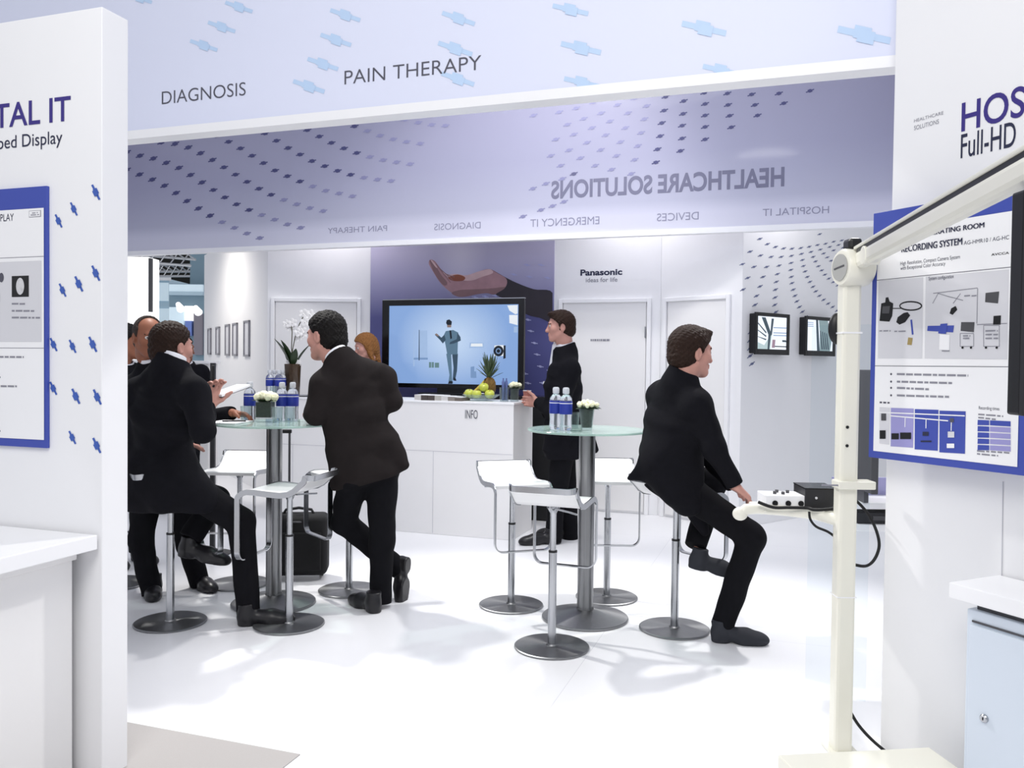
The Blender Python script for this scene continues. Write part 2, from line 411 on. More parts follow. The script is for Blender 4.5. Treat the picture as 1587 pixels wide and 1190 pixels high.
# back walls
PM = Vector((0.43, 8.50, 0)); PML = PM-UX*2.118
wb_ = struct(wallbox('wall_back', PML, UX, 2.118, .1, 0, 3.0, M_WALL))
PA1 = PM+UX*1.078
wa = struct(wallbox('wall_door', PM+VX*.0, UX, 1.078, .1, 0, 3.0, M_WALL))
DB = Vector((math.cos(math.radians(-45)), math.sin(math.radians(-45)), 0)); PB1 = PA1+DB*.886
wB = struct(wallbox('wall_angle', PA1, DB, .886, .1, 0, 3.0, M_WALL))
DC = Vector((math.cos(math.radians(38)), math.sin(math.radians(38)), 0))
wC = struct(wallbox('wall_far_right', PB1, DC, 3.2, .1, 0, 3.0, M_WALL))
PDL = at(414, 600, 9.18); PDL.z = 0; DD = (PML-PDL).normalized()
wD = struct(wallbox('wall_back_left', PDL, DD, (PML-PDL).length, .1, 0, 3.0, M_WALL))
PEL = at(316, 600, 12.0); PEL.z = 0; DE = (PDL-PEL).normalized()
wE = struct(wallbox('wall_far_left', PEL, DE, (PDL-PEL).length, .1, 0, 3.0, M_WALL))
# the rest of the room behind the right return, so nothing is open from the side
# doors
def door(name, F, pts, host, handle=None, plate=None):
    """pts: bottom-left, top-left, top-right px of the outer frame line on plane F"""
    (xa, ya), (xb, yb) = pts; x0, y0 = F.px(xa, ya); x1, y1 = F.px(xb, yb); top = max(y0, y1)
    M = Matrix((F.r, -F.n, F.u)).transposed()
    def bar_(cx, cy, sx, sy, d, off): return (F.P(cx, cy, off), (sx, d, sy), M)
    leaf = MB(); c, sz, R = bar_((x0+x1)/2, top/2, x1-x0-.1, top-.05, .016, .009); leaf.box(c, sz, M=R)
    lo = leaf.build(name, M_WALLN, bevel=.003); struct(lo)
    fr = MB()
    for cx, cy, sx, sy in ((x0+.02, top/2, .04, top), (x1-.02, top/2, .04, top), ((x0+x1)/2, top-.02, x1-x0-.08, .04)):
        c, sz, R = bar_(cx, cy, sx, sy, .035, .018); fr.box(c, sz, M=R)
    fr.build('door_frame', M_TRIM, lo, True, bevel=.004)
    if handle:
        hx, hy = F.px(*handle); h = MB(); c, sz, R = bar_(hx, hy, .012, .11, .02, .03); h.box(c, sz, M=R); h.build('handle', M_CHROME, lo, True)
    return lo
FA = Flat(PM, UX); FB = Flat(PA1, DB); FC = Flat(PB1, DC); FD = Flat(PDL, DD); FE = Flat(PEL, DE); FM = Flat(PML, UX)
d1 = door('door_1', FA, ((867, 465), (1010, 462)), wa, handle=(1001, 515))
d2 = door('door_2', FB, ((1030, 462), (1134, 456)), wB)
d3 = door('door_3', FD, ((421, 462), (560, 463)), wD)
FA.base = .021; FA.fuzz((916, 527), (946, 527), M_INKL, h=.02, seed=4); FA.build('small_lettering', d1)
FA.base = .0015
FA.ptext('Panasonic', (899.5, 427.5), (964.5, 416), M_NAVY, bold=.035); FA.ptext('ideas for life', (908, 437.5), (957, 429.5), M_INKL, bold=.01)
FA.build('lettering', wa)
# cross motif on the far right wall
K = [[(185, 50), (110, 148), (50, 245)], [(243, 90), (190, 178), (140, 265), (92, 350), (55, 440)],
     [(305, 112), (272, 188), (238, 265), (210, 342), (187, 415), (160, 488), (148, 557), (135, 628), (125, 695), (115, 765), (110, 830), (110, 890), (110, 950), (125, 1010)],
     [(368, 123), (350, 188), (333, 255), (320, 320), (312, 380), (305, 440), (303, 500), (300, 557), (308, 612)],
     [(432, 125), (428, 180), (425, 235), (423, 288), (427, 342), (432, 390), (442, 440), (455, 487), (470, 530), (490, 573), (512, 610), (535, 650)],
     [(500, 120), (505, 165), (512, 212), (520, 258), (533, 300), (550, 342), (570, 380), (593, 418), (615, 453), (643, 487), (675, 518), (710, 547), (745, 573), (780, 600), (820, 625)],
     [(565, 110), (578, 150), (595, 188), (613, 223), (635, 260), (660, 292), (685, 325), (715, 355), (750, 382), (785, 407), (825, 430)],
     [(628, 97), (650, 132), (675, 162), (703, 192), (733, 218), (763, 248)], [(690, 87), (722, 112), (752, 138), (785, 162)], [(752, 72), (790, 97), (825, 117)], [(815, 62)], [(645, 14)]]
for row in K:
    for i, (x, y) in enumerate(row):
        e = max(.75, 1.15-.0004*x); lean = min(1.0, max(.25, (y-100)/700))
        FC.cross((1140+x/4.956, 360+y/4.956), (3.9*e, -2.2*e*(.4+lean)), M_CRWC, fat=.42)
FC.build('cross_motif', wC)

# mural with an open hand: a printed sheet on the back wall
def mural_material():
    m = bpy.data.materials.new('mural_violet_print'); m.use_nodes = True; nt = m.node_tree; b = nt.nodes['Principled BSDF']
    b.inputs['Roughness'].default_value = .5
    tc = nt.nodes.new('ShaderNodeTexCoord'); sp = nt.nodes.new('ShaderNodeSeparateXYZ'); nt.links.new(tc.outputs['Generated'], sp.inputs[0])
    r = nt.nodes.new('ShaderNodeValToRGB'); e = r.color_ramp.elements
    e[0].position = .35; e[0].color = (*srgb('3f4278'), 1); e[1].position = .92; e[1].color = (*srgb('b9b4ce'), 1)
    x = r.color_ramp.elements.new(.68); x.color = (*srgb('53548a'), 1); x = r.color_ramp.elements.new(.79); x.color = (*srgb('9694b8'), 1)
    nt.links.new(sp.outputs[2], r.inputs[0])
    # pale glow printed above the palm
    v = nt.nodes.new('ShaderNodeVectorMath'); v.operation = 'DISTANCE'; v.inputs[1].default_value = (.53, .5, .93)
    nt.links.new(tc.outputs['Generated'], v.inputs[0])
    g = nt.nodes.new('ShaderNodeMapRange'); g.inputs[1].default_value = .02; g.inputs[2].default_value = .20; g.inputs[3].default_value = .75; g.inputs[4].default_value = 0
    nt.links.new(v.outputs['Value'], g.inputs[0])
    mx = nt.nodes.new('ShaderNodeMix'); mx.data_type = 'RGBA'; mx.inputs[7].default_value = (*srgb('d9d4e4'), 1)
    nt.links.new(g.outputs[0], mx.inputs[0]); nt.links.new(r.outputs[0], mx.inputs[6]); nt.links.new(mx.outputs[2], b.inputs['Base Color'])
    return m
mur = thing('wall_mural', 'violet wall print of an open hand behind the large television', 'mural', PML+UX*1.06-VX*.02)
mm = MB(); mm.box(PML+UX*1.059-VX*.006+ZX*1.45, (2.1, .01, 2.9), M=Matrix((UX, VX, ZX)).transposed())
mm.build('print_sheet', mural_material(), mur, True)
M_HAND1 = mat('print_hand_tone', 'a9838a', .6, var=.25, vscale=9); M_HAND2 = mat('print_hand_highlight', 'cdaeb0', .6, var=.15, vscale=12); M_HAND3 = mat('print_hand_dark', '86676b', .6, var=.2, vscale=9)
M_SLV = mat('print_dark_sleeve', '2f2a33', .6, var=.2); M_DOT = mat('print_pale_star', 'a3a6d0', .6)
FM.base = .012
def mz(l): return [(560+x/4.406, 370+y/4.406) for x, y in l]
def rnd_poly(l):
    out = []; n = len(l)
    for i in range(n):
        a, b, c, d = [Vector(l[(i+j) % n]) for j in (-1, 0, 1, 2)]
        for k in range(5):
            f = k/5; p = .5*((2*b)+(c-a)*f+(2*a-5*b+4*c-d)*f*f+(3*b-a-3*c+d)*f**3); out.append((min(p.x, 1308), p.y))
    return mz(out)
FM.ppoly(rnd_poly([(470, 145), (500, 150), (530, 185), (560, 225), (600, 245), (650, 240), (720, 250), (800, 225), (880, 208), (960, 250), (1040, 300), (1010, 340), (920, 380), (860, 372), (790, 380), (720, 395), (660, 395), (620, 370), (570, 330), (530, 285), (490, 220), (465, 175)]), M_HAND1, 0)
FM.ppoly(rnd_poly([(560, 225), (600, 245), (650, 240), (720, 250), (800, 225), (880, 208), (900, 235), (830, 260), (760, 285), (690, 285), (620, 270), (580, 250)]), M_HAND2, 1)
FM.ppoly(rnd_poly([(470, 150), (495, 160), (520, 200), (550, 250), (590, 300), (570, 320), (530, 280), (492, 215)]), M_HAND3, 1)
FM.ppoly(rnd_poly([(600, 262), (660, 245), (710, 262), (700, 285), (650, 290), (610, 280)]), mat('print_palm_shadow', '8d4f3c', .6, var=.2), 2)
FM.ppoly(rnd_poly([(660, 395), (620, 370), (680, 350), (780, 345), (880, 340), (1010, 330), (920, 380), (860, 372), (790, 380), (720, 395)]), M_HAND3, 1)
FM.ppoly(rnd_poly([(880, 208), (960, 250), (1060, 300), (1180, 345), (1310, 370), (1310, 560), (1220, 540), (1140, 520), (1060, 470), (980, 410), (920, 382), (985, 335), (990, 270)]), M_SLV, 3)
for p, q in [((488, 168), (590, 318)), ((512, 172), (612, 300)), ((540, 205), (628, 282)), ((575, 240), (640, 262))]: FM.line(mz([p])[0], mz([q])[0], .007, M_HAND3, 3)
FM.ppoly(rnd_poly([(478, 150), (492, 152), (520, 190), (514, 198)]), M_HAND2, 3)
for x, y in [(1135, 180), (1230, 180), (1045, 245), (1150, 260), (1275, 268), (1140, 553), (1160, 630), (1185, 712), (1203, 790), (1225, 872), (1120, 920), (1140, 985), (1240, 985), (1290, 900), (850, 395), (920, 390), (780, 400)]:
    FM.cross((560+x/4.406, 370+y/4.406), (5, .9), M_DOT, 3)
FM.build('printed_hand', mur)

# thin framed pictures on the far left wall
M_FRAME = mat('grey_picture_frame', '8f8f96', .4, .4)
names = ['rightmost and largest of the thin frames', 'second from the right of the thin frames', 'middle one of the thin frames', 'second from the left of the thin frames', 'leftmost and smallest of the thin frames']
for i, (xa, xb, ya, yb) in enumerate([(379.5, 388, 496, 552.5), (362, 369, 500, 551.5), (350.5, 357, 502, 551), (336, 341.5, 506, 550), (323.5, 328, 508.5, 549.5)]):
    x0, y0 = FE.px(xa, yb); x1, y1 = FE.px(xb, ya); M = Matrix((FE.r, -FE.n, FE.u)).transposed(); fw = .022
    t = thing('picture_frame', names[i]+' on the white wall left of the orchid', 'picture', FE.P((x0+x1)/2, y0, .012), group='thin picture frames')
    f = MB()
    for cx, cy, sx, sy in (((x0+fw/2), (y0+y1)/2, fw, y1-y0), (x1-fw/2, (y0+y1)/2, fw, y1-y0), ((x0+x1)/2, y0+fw/2, x1-x0, fw), ((x0+x1)/2, y1-fw/2, x1-x0, fw)):
        f.box(FE.P(cx, cy, .012), (sx, .02, sy), M=M)
    f.build('frame', M_FRAME, t, True)
    p = MB().box(FE.P((x0+x1)/2, (y0+y1)/2, .006), (x1-x0-fw, .008, y1-y0-fw), M=M).build('picture', mat('pale_grey_print', 'dcdce2', .3, var=.12, vscale=20), t, True)

# ------------------------------------------------------------------ overhead ring canopy
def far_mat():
    m = bpy.data.materials.new('violet_graded_cloth'); m.use_nodes = True; nt = m.node_tree; b = nt.nodes['Principled BSDF']
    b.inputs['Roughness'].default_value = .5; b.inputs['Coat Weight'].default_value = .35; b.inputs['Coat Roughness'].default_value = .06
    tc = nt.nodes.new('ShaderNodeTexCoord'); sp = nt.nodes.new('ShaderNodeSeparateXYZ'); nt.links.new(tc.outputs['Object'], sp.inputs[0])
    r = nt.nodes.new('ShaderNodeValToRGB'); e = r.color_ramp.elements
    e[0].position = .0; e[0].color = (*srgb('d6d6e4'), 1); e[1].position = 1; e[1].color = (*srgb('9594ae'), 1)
    x = e.new(.13); x.color = (*srgb('cfcfe0'), 1); x = e.new(.21); x.color = (*srgb('b6b7cb'), 1); x = e.new(.5); x.color = (*srgb('a4a4bd'), 1)  # cloth colour ramps from a pale bottom band to a darker top
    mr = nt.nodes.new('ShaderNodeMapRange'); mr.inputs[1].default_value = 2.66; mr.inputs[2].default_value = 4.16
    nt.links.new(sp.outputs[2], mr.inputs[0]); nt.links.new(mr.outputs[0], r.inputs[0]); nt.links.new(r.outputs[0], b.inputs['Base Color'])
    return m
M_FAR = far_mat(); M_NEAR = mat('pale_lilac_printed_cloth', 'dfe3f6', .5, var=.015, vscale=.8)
can = thing('overhead_canopy', 'large white and violet printed ring canopy hanging over the stand', 'canopy', (0.4, 5.6, 2.6))
HB = 2.66; u0 = -8.0; u1 = .953; v0 = 3.607; v1 = 7.593
Mbu = Matrix((UX, VX, ZX)).transposed()
def panel(name, ua, ub, va, vb, z0, z1, m):
    return MB().box(bp((ua+ub)/2, (va+vb)/2, (z0+z1)/2), (ub-ua, vb-va, z1-z0), M=Mbu).build(name, m, can, True)
panel('near_panel', u0, u1, v0+.006, v0+.05, HB+.045, HB+1.6, M_NEAR)
panel('near_trim', u0, u1+.02, v0, v0+.10, HB, HB+.045, M_TRIM)
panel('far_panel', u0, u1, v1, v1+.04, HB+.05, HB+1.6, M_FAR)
panel('far_trim', u0, u1+.02, v1-.02, v1+.06, HB, HB+.05, M_TRIM)
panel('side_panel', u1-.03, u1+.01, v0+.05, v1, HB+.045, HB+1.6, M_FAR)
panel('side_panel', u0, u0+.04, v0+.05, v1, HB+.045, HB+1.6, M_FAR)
FN = Flat(bp(u0, v0+.006, 0), UX); FF = Flat(bp(u0, v1, 0), UX)
for x, y, k in [(735, 22, 1), (682, 83, 1), (627, 140, 1), (1062, 47, 1.1), (1033, 123, 1.12), (993, 197, 1.12), (950, 266, 1.15), (1410, 57, 1.2), (1400, 150, 1.25), (1408, 243, 1.2), (430, -5, .9)]:
    FN.cross((x/1.984, y/1.984), (21*k, 7.2*k), M_CRLT, fat=.4)
for x, y, k in [(205, 30, 1.25), (237, 147, 1.4), (240, 252, 1.25), (612, 87, 1.55), (1100, 107, 1.85), (665, 215, 1.3)]:
    FN.cross((780+x/1.967, y/1.967), (22*k, 5.0*k), M_CRLT, fat=.4)
FN.build('cross_motif', can)
FN.ptext('DIAGNOSIS', (251, 162), (381, 127), M_INK, bold=-.006); FN.ptext('PAIN THERAPY', (534, 131), (746, 85.5), M_INK, bold=-.006); FN.build('lettering', can)
def poly_rows(rows, sc, ox, oy, step):
    out = []
    for row in rows:
        pts = [Vector(p) for p in row]; acc = 0; out.append(tuple(pts[0]))
        for a, b in zip(pts, pts[1:]):
            L = (b-a).length; pos = step-acc
            while pos <= L: out.append(tuple(a+(b-a)*pos/L)); pos += step
            acc = L-(pos-step)
    return [(ox+x/sc, oy+y/sc) for x, y in out]
RL = [[(390, 522), (460, 548), (520, 578), (585, 625), (665, 675), (775, 725), (835, 742)],
      [(390, 468), (412, 475), (485, 490), (555, 518), (620, 560), (680, 600), (725, 627), (780, 652), (835, 672), (890, 692), (945, 705)],
      [(455, 435), (530, 440), (585, 455), (635, 480), (685, 512), (745, 550), (790, 577), (840, 602), (893, 622), (945, 638), (1000, 650)],
      [(665, 418), (722, 445), (780, 482), (850, 527), (903, 550), (953, 570), (1003, 587), (1060, 598), (1105, 608)],
      [(815, 410), (880, 452), (965, 498), (1015, 517), (1060, 533), (1110, 545), (1160, 552), (1210, 557)],
      [(945, 400), (1030, 445), (1075, 463), (1120, 478), (1165, 490), (1215, 498), (1265, 505)],
      [(1050, 375), (1095, 390), (1185, 423), (1230, 433), (1275, 440), (1325, 445)], [(1245, 368), (1290, 378), (1335, 385), (1400, 388)]]
RR = [[(935, 277), (855, 315), (775, 352), (695, 388), (615, 425), (540, 460), (465, 495), (390, 530)],
      [(840, 285), (767, 320), (690, 353), (615, 387), (545, 422), (470, 455), (400, 487), (330, 517)],
      [(757, 288), (685, 320), (615, 352), (545, 383), (478, 415), (410, 445), (345, 475), (280, 505), (215, 530)],
      [(683, 285), (615, 317), (548, 347), (483, 375), (420, 405), (357, 433), (297, 457), (235, 482), (175, 505)],
      [(613, 283), (550, 308), (490, 337), (430, 363), (372, 390), (312, 412), (255, 435), (200, 458), (145, 475)],
      [(495, 295), (437, 323), (380, 345), (325, 370), (270, 390), (215, 410), (160, 425)], [(400, 300), (348, 320), (298, 345), (245, 362), (195, 380)], [(275, 312), (222, 330), (170, 342), (92, 352)],
      [(185, 615), (150, 628), (115, 640), (60, 660)], [(215, 530), (180, 545), (130, 560), (90, 575)]]
for row in RL:
    n = len(row); P_ = poly_rows([row], 1.984, 0, 0, 42)
    for i, (x, y) in enumerate(P_):
        f = i/max(1, len(P_)-1); ang = .35 if x > 330 else .8
        FF.cross((x, y), (6.4, -2.8*ang-.7), M_CRDK if (f < .72 and x < 560) else M_CRDF, fat=.56)
for row in RR:
    for i, (x, y) in enumerate((780+a/1.967, b/1.967) for a, b in row):
        FF.cross((x, y), (6.3, -2.5), M_CRDK if x > 1010 else M_CRDF, fat=.5)
FF.build('cross_motif', can)
M_MIR = mat('print_show_through_ink', '77778f', .6); M_MIRL = mat('print_show_through_pale_ink', '8f8fa6', .6)
FF.ptext('HEALTHCARE SOLUTIONS', (854, 309), (1216, 258), M_MIR, bold=.03, mirror=True)
for st, a, b in [('PAIN THERAPY', (508, 362), (600, 349)), ('DIAGNOSIS', (673, 357), (745, 343.5)), ('EMERGENCY IT', (822, 352), (929, 335)), ('DEVICES', (1018, 343), (1083, 328)), ('HOSPITAL IT', (1182, 335), (1285, 319))]:
    FF.ptext(st, a, b, M_MIRL, mirror=True)
FF.build('lettering', can)

# ------------------------------------------------------------------ posters
PB = FL.px(77, 289); PB2 = FL.px(77, 694); bx1 = PB[0]; by1 = (PB[1]); by0 = PB2[1]; bw = .66
MLf = Matrix((FL.r, -FL.n, FL.u)).transposed()
pl = thing('poster', 'blue framed display poster on the white wall at the left edge', 'poster', FL.P(bx1-bw/2, by0, .008))
MB().box(FL.P(bx1-bw/2, (by0+by1)/2, .007), (bw, .012, by1-by0), M=MLf).build('board', M_PBLUE, pl, True, bevel=.001)
G = Flat(FL.P(0, 0, .0132), FL.r)
sx1 = G.px(68.5, 500)[0]; sy1 = G.px(68.5, 322)[1]; sy0 = G.px(68.5, 681.7)[1]
G.rect(bx1-bw+.02, sy0, sx1, sy1, M_PAPER); G.build('sheet', pl)
def zl(x, y): return (x/2.585, 260+y/2.585)
x0, y0 = G.px(*zl(-2, 216)); x1, y1 = G.px(*zl(57, 183)); G.text('DISPLAY', x1-.105, y0, x1, y1, M_NAVY, 1)
for yy in (358, 722): G.rect(bx1-bw+.02, G.px(*zl(100, yy))[1]-.001, sx1, G.px(*zl(100, yy))[1]+.001, M_INKL, 1)
a = G.px(*zl(168, 372)); b = G.px(*zl(168, 697)); G.rect(bx1-bw+.04, b[1], a[0], a[1], M_PGREY, 1)
G.prect(zl(118, 199), zl(166, 170), M_INKL, 1); G.prect(zl(120, 197), zl(164, 172), M_PAPER, 2); G.fuzz(zl(132, 182), zl(155, 180), M_INKL, 3, .003, 3); G.fuzz(zl(126, 190), zl(160, 188), M_INKL, 3, .003, 5)
for i, (xa, xb, y) in enumerate([(50, 103, 545), (50, 143, 573), (50, 163, 600), (-20, 98, 757), (-20, 5, 838), (-20, 70, 874), (-20, 5, 1053)]): G.fuzz(zl(xa, y), zl(xb, y+1), M_INKL, 2, .006, i)
G.build('lettering', pl)
G.prect(zl(50, 518), zl(118, 432), M_BLACK, 2); c = G.px(*zl(84, 475)); G.disc(c, .019, mat('print_silver', 'cfcfd2', .4, var=.3, vscale=60), 3, ry=.030)
c = G.px(*zl(8, 440)); G.disc(c, .012, M_INK, 2, ry=.017); c = G.px(*zl(-6, 520)); G.disc(c, .010, M_BLACK, 2, ry=.04)
G.build('picture', pl)

MRf = Matrix((FR.r, -FR.n, FR.u)).transposed()
G = Flat(FR.P(0, 0, .10), FR.r)
def zr(x, y): return (1300+x/2.585, 300+y/2.585)
px0 = G.px(1350, 520)[0]; py1 = G.px(1354, 331)[1]; py0 = G.px(1345, 708)[1]; px1 = G.px(1594, 520)[0]
pr = thing('poster', 'blue framed operating room poster behind the slanting cream arm', 'poster', G.P((px0+px1)/2, py0))
MB().box(G.P((px0+px1)/2, (py0+py1)/2, -.006), (px1-px0, .012, py1-py0), M=MRf).build('board', M_PBLUE, pr, True, bevel=.001)
for fx in (.25, .75):
    for fy in (.15, .85):
        p = G.P(px0+(px1-px0)*fx, py0+(py1-py0)*fy); MB().cyl(p-G.n*.1, p-G.n*.012, .012).build('spacer', M_CHROME, pr, True)
wx0 = G.px(*zr(150, 520))[0]; wx1 = G.px(1577.5, 700)[0]; wy0 = G.px(*zr(140, 1030))[1]; wy1 = G.px(*zr(155, 155))[1]
G.rect(wx0, wy0, wx1, wy1, M_PAPER); G.build('sheet', pr)
t1 = G.px(*zr(250, 186)); t2 = G.px(*zr(583, 115))
[G.text('FULL HD OPERATING ROOM', t1[0]-.012+e_, t1[1]+.002, t2[0]+e_, t2[1], M_NAVY, 1+int(e_*800)) for e_ in (0, .0013, .0026)]
t1 = G.px(*zr(252, 236)); t2 = G.px(*zr(495, 177)); [G.text('RECORDING SYSTEM', t1[0]+e_, t1[1], t2[0]+e_, t2[1], M_NAVY, 1+int(e_*800)) for e_ in (0, .0013, .0026)]
t1 = G.px(*zr(502, 206)); t2 = G.px(*zr(684, 166)); G.text('AG-HMR10 / AG-HC', t1[0], t1[1], t2[0], t2[1], M_NAVY, 1)
t1 = G.px(*zr(248, 292)); t2 = G.px(*zr(487, 253)); G.text('High Resolution, Compact Camera System', t1[0], t1[1], t2[0], max(t2[1], t1[1]+.017), M_NAVY, 1, bold=.0)
t1 = G.px(*zr(248, 311)); t2 = G.px(*zr(428, 280)); G.text('with Exceptional Color Accuracy', t1[0], t1[1], t2[0], max(t2[1], t1[1]+.017), M_NAVY, 1, bold=.0)
t1 = G.px(*zr(612, 250)); t2 = G.px(*zr(684, 232)); G.text('AVCCA', t1[0], t1[1], t2[0], t2[1], M_BLACK, 1, bold=.02)
for yy in (347, 690): l = G.px(*zr(160, yy)); G.rect(wx0, l[1]-.001, wx1, l[1]+.001, M_INK, 1)
t1 = G.px(*zr(362, 352)); t2 = G.px(*zr(462, 340)); G.text('System configuration', t1[0], t1[1], t2[0], t1[1]+.016, M_NAVY, 3)
for i, (xb, y) in enumerate([(520, 727), (455, 757), (362, 782), (443, 812)]):
    G.disc(G.px(*zr(211, y-4)), .004, M_INK, 1); G.fuzz(zr(234, y-4), zr(xb, y+2), M_INKL, 1, .007, 20+i)
G.fuzz(zr(165, 836), zr(205, 838), M_INK, 1, .006, 31); t1 = G.px(*zr(562, 868)); t2 = G.px(*zr(645, 855)); G.text('Recording times', t1[0], t1[1], t2[0], t1[1]+.014, M_NAVY, 1)
for i, (xa, ya, xb) in enumerate([(560, 884, 660), (560, 897, 630), (555, 1030, 685), (555, 1042, 640)]): G.fuzz(zr(xa, ya), zr(xb, ya+8), M_INKL, 1, .005, 40+i)
G.build('lettering', pr)
def gq(pts, m, l): G.ppoly([zr(*p) for p in pts], m, l)
gq([(158, 660), (335, 660), (340, 335), (160, 350)], M_PGREY, 1); gq([(345, 660), (676, 664), (684, 304), (350, 333)], M_PGREY, 1)
gq([(165, 510), (205, 513), (216, 490), (220, 440), (205, 432), (200, 415), (190, 417), (188, 436), (172, 440)], M_BLACK, 2); gq([(176, 480), (204, 480), (208, 450), (178, 452)], M_DKGREY, 3)
gq([(232, 515), (245, 525), (268, 515), (288, 488), (278, 475), (262, 478), (238, 495)], M_BLACK, 2)
ring = [(290+44*math.cos(t), 450+17*math.sin(t)) for t in [2*math.pi*i/20 for i in range(21)]]
for p, q in zip(ring, ring[1:]): G.line(zr(*p), zr(*q), .005, M_BLACK, 2)
G.line(zr(218, 460), zr(250, 460), .003, M_BLACK, 2); G.line(zr(292, 505), zr(298, 565), .007, M_PBLUE, 2); gq([(276, 605), (294, 607), (298, 578), (280, 576)], mat('print_gold', 'a08c58', .5), 2)
for p, q in [((378, 440), (400, 400)), ((400, 400), (440, 412)), ((440, 412), (500, 428)), ((380, 400), (558, 378)), ((558, 380), (555, 520)), ((460, 440), (490, 400)), ((555, 525), (676, 520))]: G.line(zr(*p), zr(*q), .0025, M_INKL, 2)
gq([(446, 480), (458, 486), (477, 465), (470, 450), (452, 460)], M_BLACK, 2)
gq([(588, 435), (640, 440), (645, 392), (590, 398)], M_DKGREY, 2); gq([(490, 550), (543, 555), (546, 515), (492, 515)], M_DKGREY, 2); gq([(620, 525), (650, 525), (652, 488), (622, 490)], M_BLACK, 2)
gq([(356, 550), (460, 556), (464, 528), (358, 530)], M_PBLUE, 2); gq([(400, 560), (432, 562), (438, 520), (410, 522)], M_PBLUE, 3); gq([(404, 625), (444, 628), (446, 566), (406, 562)], M_PAPER, 2)
for (xa, ya, xb, yb) in [(488, 612, 542, 560), (582, 612, 645, 528)]:
    for p, q in [((xa, ya), (xb, ya)), ((xb, ya), (xb, yb)), ((xb, yb), (xa, yb)), ((xa, yb), (xa, ya))]: G.line(zr(*p), zr(*q), .002, M_INKL, 2)
    G.disc(G.px(*zr(xa+10, ya+5)), .004, M_BLACK, 3); G.disc(G.px(*zr(xb-10, ya+5)), .004, M_BLACK, 3)
for i, (xa, ya, xb) in enumerate([(500, 570, 530), (500, 580, 530), (590, 550, 640), (590, 565, 640), (590, 580, 640), (505, 410, 555), (165, 550, 210), (225, 552, 275), (415, 630, 450)]): G.fuzz(zr(xa, ya), zr(xb, ya), M_INKL, 3, .004, 60+i)
for (xa, xb, ya, yb, m) in [(164, 204, 855, 1000, M_PGREY), (209, 299, 858, 1012, M_PMID), (305, 398, 863, 1024, M_PBLUE), (404, 507, 869, 1036, M_PBLUE)]: gq([(xa, yb), (xb, yb+6), (xb+3, ya+3), (xa+1, ya)], m, 1)
for p, q in [((164, 876), (507, 890)), ((210, 890), (440, 910))]: G.line(zr(*p), zr(*q), .004, M_PAPER, 2)
for x, ya, yb in [(268, 895, 935), (352, 900, 940), (453, 910, 950)]: G.line(zr(x, ya), zr(x-1, yb), .003, M_PAPER, 2)
for (x, y, ww, hh2, m) in [(182, 895, 20, 28, M_DKGREY), (178, 965, 24, 34, M_BLACK), (228, 972, 30, 24, M_BLACK), (270, 970, 44, 26, M_BLACK), (350, 962, 24, 16, M_NAVY), (352, 992, 44, 6, M_NAVY), (455, 908, 16, 16, M_INK), (452, 965, 26, 24, M_PGREY), (450, 1010, 30, 18, M_PAPER)]: gq([(x-ww/2, y+hh2/2), (x+ww/2, y+hh2/2), (x+ww/2, y-hh2/2), (x-ww/2, y-hh2/2)], m, 3)
for r_ in range(5):
    y = 906+r_*25; m = M_PBLUE if r_ == 0 else M_PMID
    gq([(557, y+21), (604, y+22), (604, y+2), (558, y)], M_PBLUE, 1); gq([(607, y+22), (690, y+27), (690, y+6), (607, y+2)], m, 1)
G.build('picture', pr)

# ------------------------------------------------------------------ left and right desks
dz = .864; dk = thing('display_desk', 'white desk with blown bright top below the poster at the left edge', 'desk', CL-UX*.8-VX*.5)
def bxf(o, u, v, z, su, sv, sz): return (Vector(o)+UX*u+VX*v+ZX*z, (su, sv, sz))
for nm, u, v, z, su, sv, sz, m in [('worktop', -.8, -.45, dz-.025, 1.6, .88, .05, M_TRIM), ('body', -.83, -.44, (dz-.09)/2, 1.48, .82, dz-.09, M_WALLN), ('plinth_band', -.83, -.44, dz-.07, 1.50, .84, .04, M_WALLN)]:
    c, sz_ = bxf(CL, u-.004, v-.005, z, su, sv, sz); MB().box(c, sz_, M=Mbu).build(nm, m, dk, True, bevel=.003)
c, sz_ = bxf(CL, -.083, -.05, (dz-.09)/2, .012, .006, .7)

h = .783; A = atz(1470, 902, h); B = atz(1553.5, 889, h); Cc = atz(1587, 933.5, h); fd = (Cc-A).normalized(); sd = Vector((-fd.y, fd.x, 0)); dep = (B-A).dot(sd)-.023
cb = thing('cabinet', 'pale blue grey locker cabinet with overhanging white top at the lower right', 'cabinet', A+fd*.5+sd*dep/2)
Mc = Matrix((fd, sd, ZX)).transposed()
MB().box(A+fd*.5+sd*(dep/2)+ZX*(-.025), (1.0, dep-.004, .05), M=Mc).build('worktop', M_TRIM, cb, True, bevel=.003)
bd = A+fd*.045+sd*.03; bd.z = 0; hb = h-.075
MB().box(bd+fd*.45+sd*((dep-.05)/2)+ZX*(hb/2), (.9, dep-.05, hb), M=Mc).build('body', M_CABB, cb, True, bevel=.004)
MB().box(bd+fd*.45+sd*((dep-.05)/2)+ZX*(h-.0625), (.86, dep-.09, .026), M=Mc).build('neck_strip', M_DKGREY, cb, True)
MB().box(bd+fd*.455+sd*(-.002)+ZX*(hb-.035), (.87, .004, .006), M=Mc).build('gap_line', M_DKGREY, cb, True)
dr = MB().box(bd+fd*.45+sd*(-.006)+ZX*((hb-.04)/2), (.86, .014, hb-.05), M=Mc).build('door', M_CABB, cb, True, bevel=.002)
Fcab = Flat(bd-sd*.013, fd); lx, ly = Fcab.px(1526, 1113); lp = Fcab.P(lx, ly)
MB().lathe([(.0, 0), (.013, 0), (.013, .006), (.010, .009), (.0, .009)], lp, 20, Fcab.n, cap=False).build('lock', M_CHROME, dr, True, smooth=40)
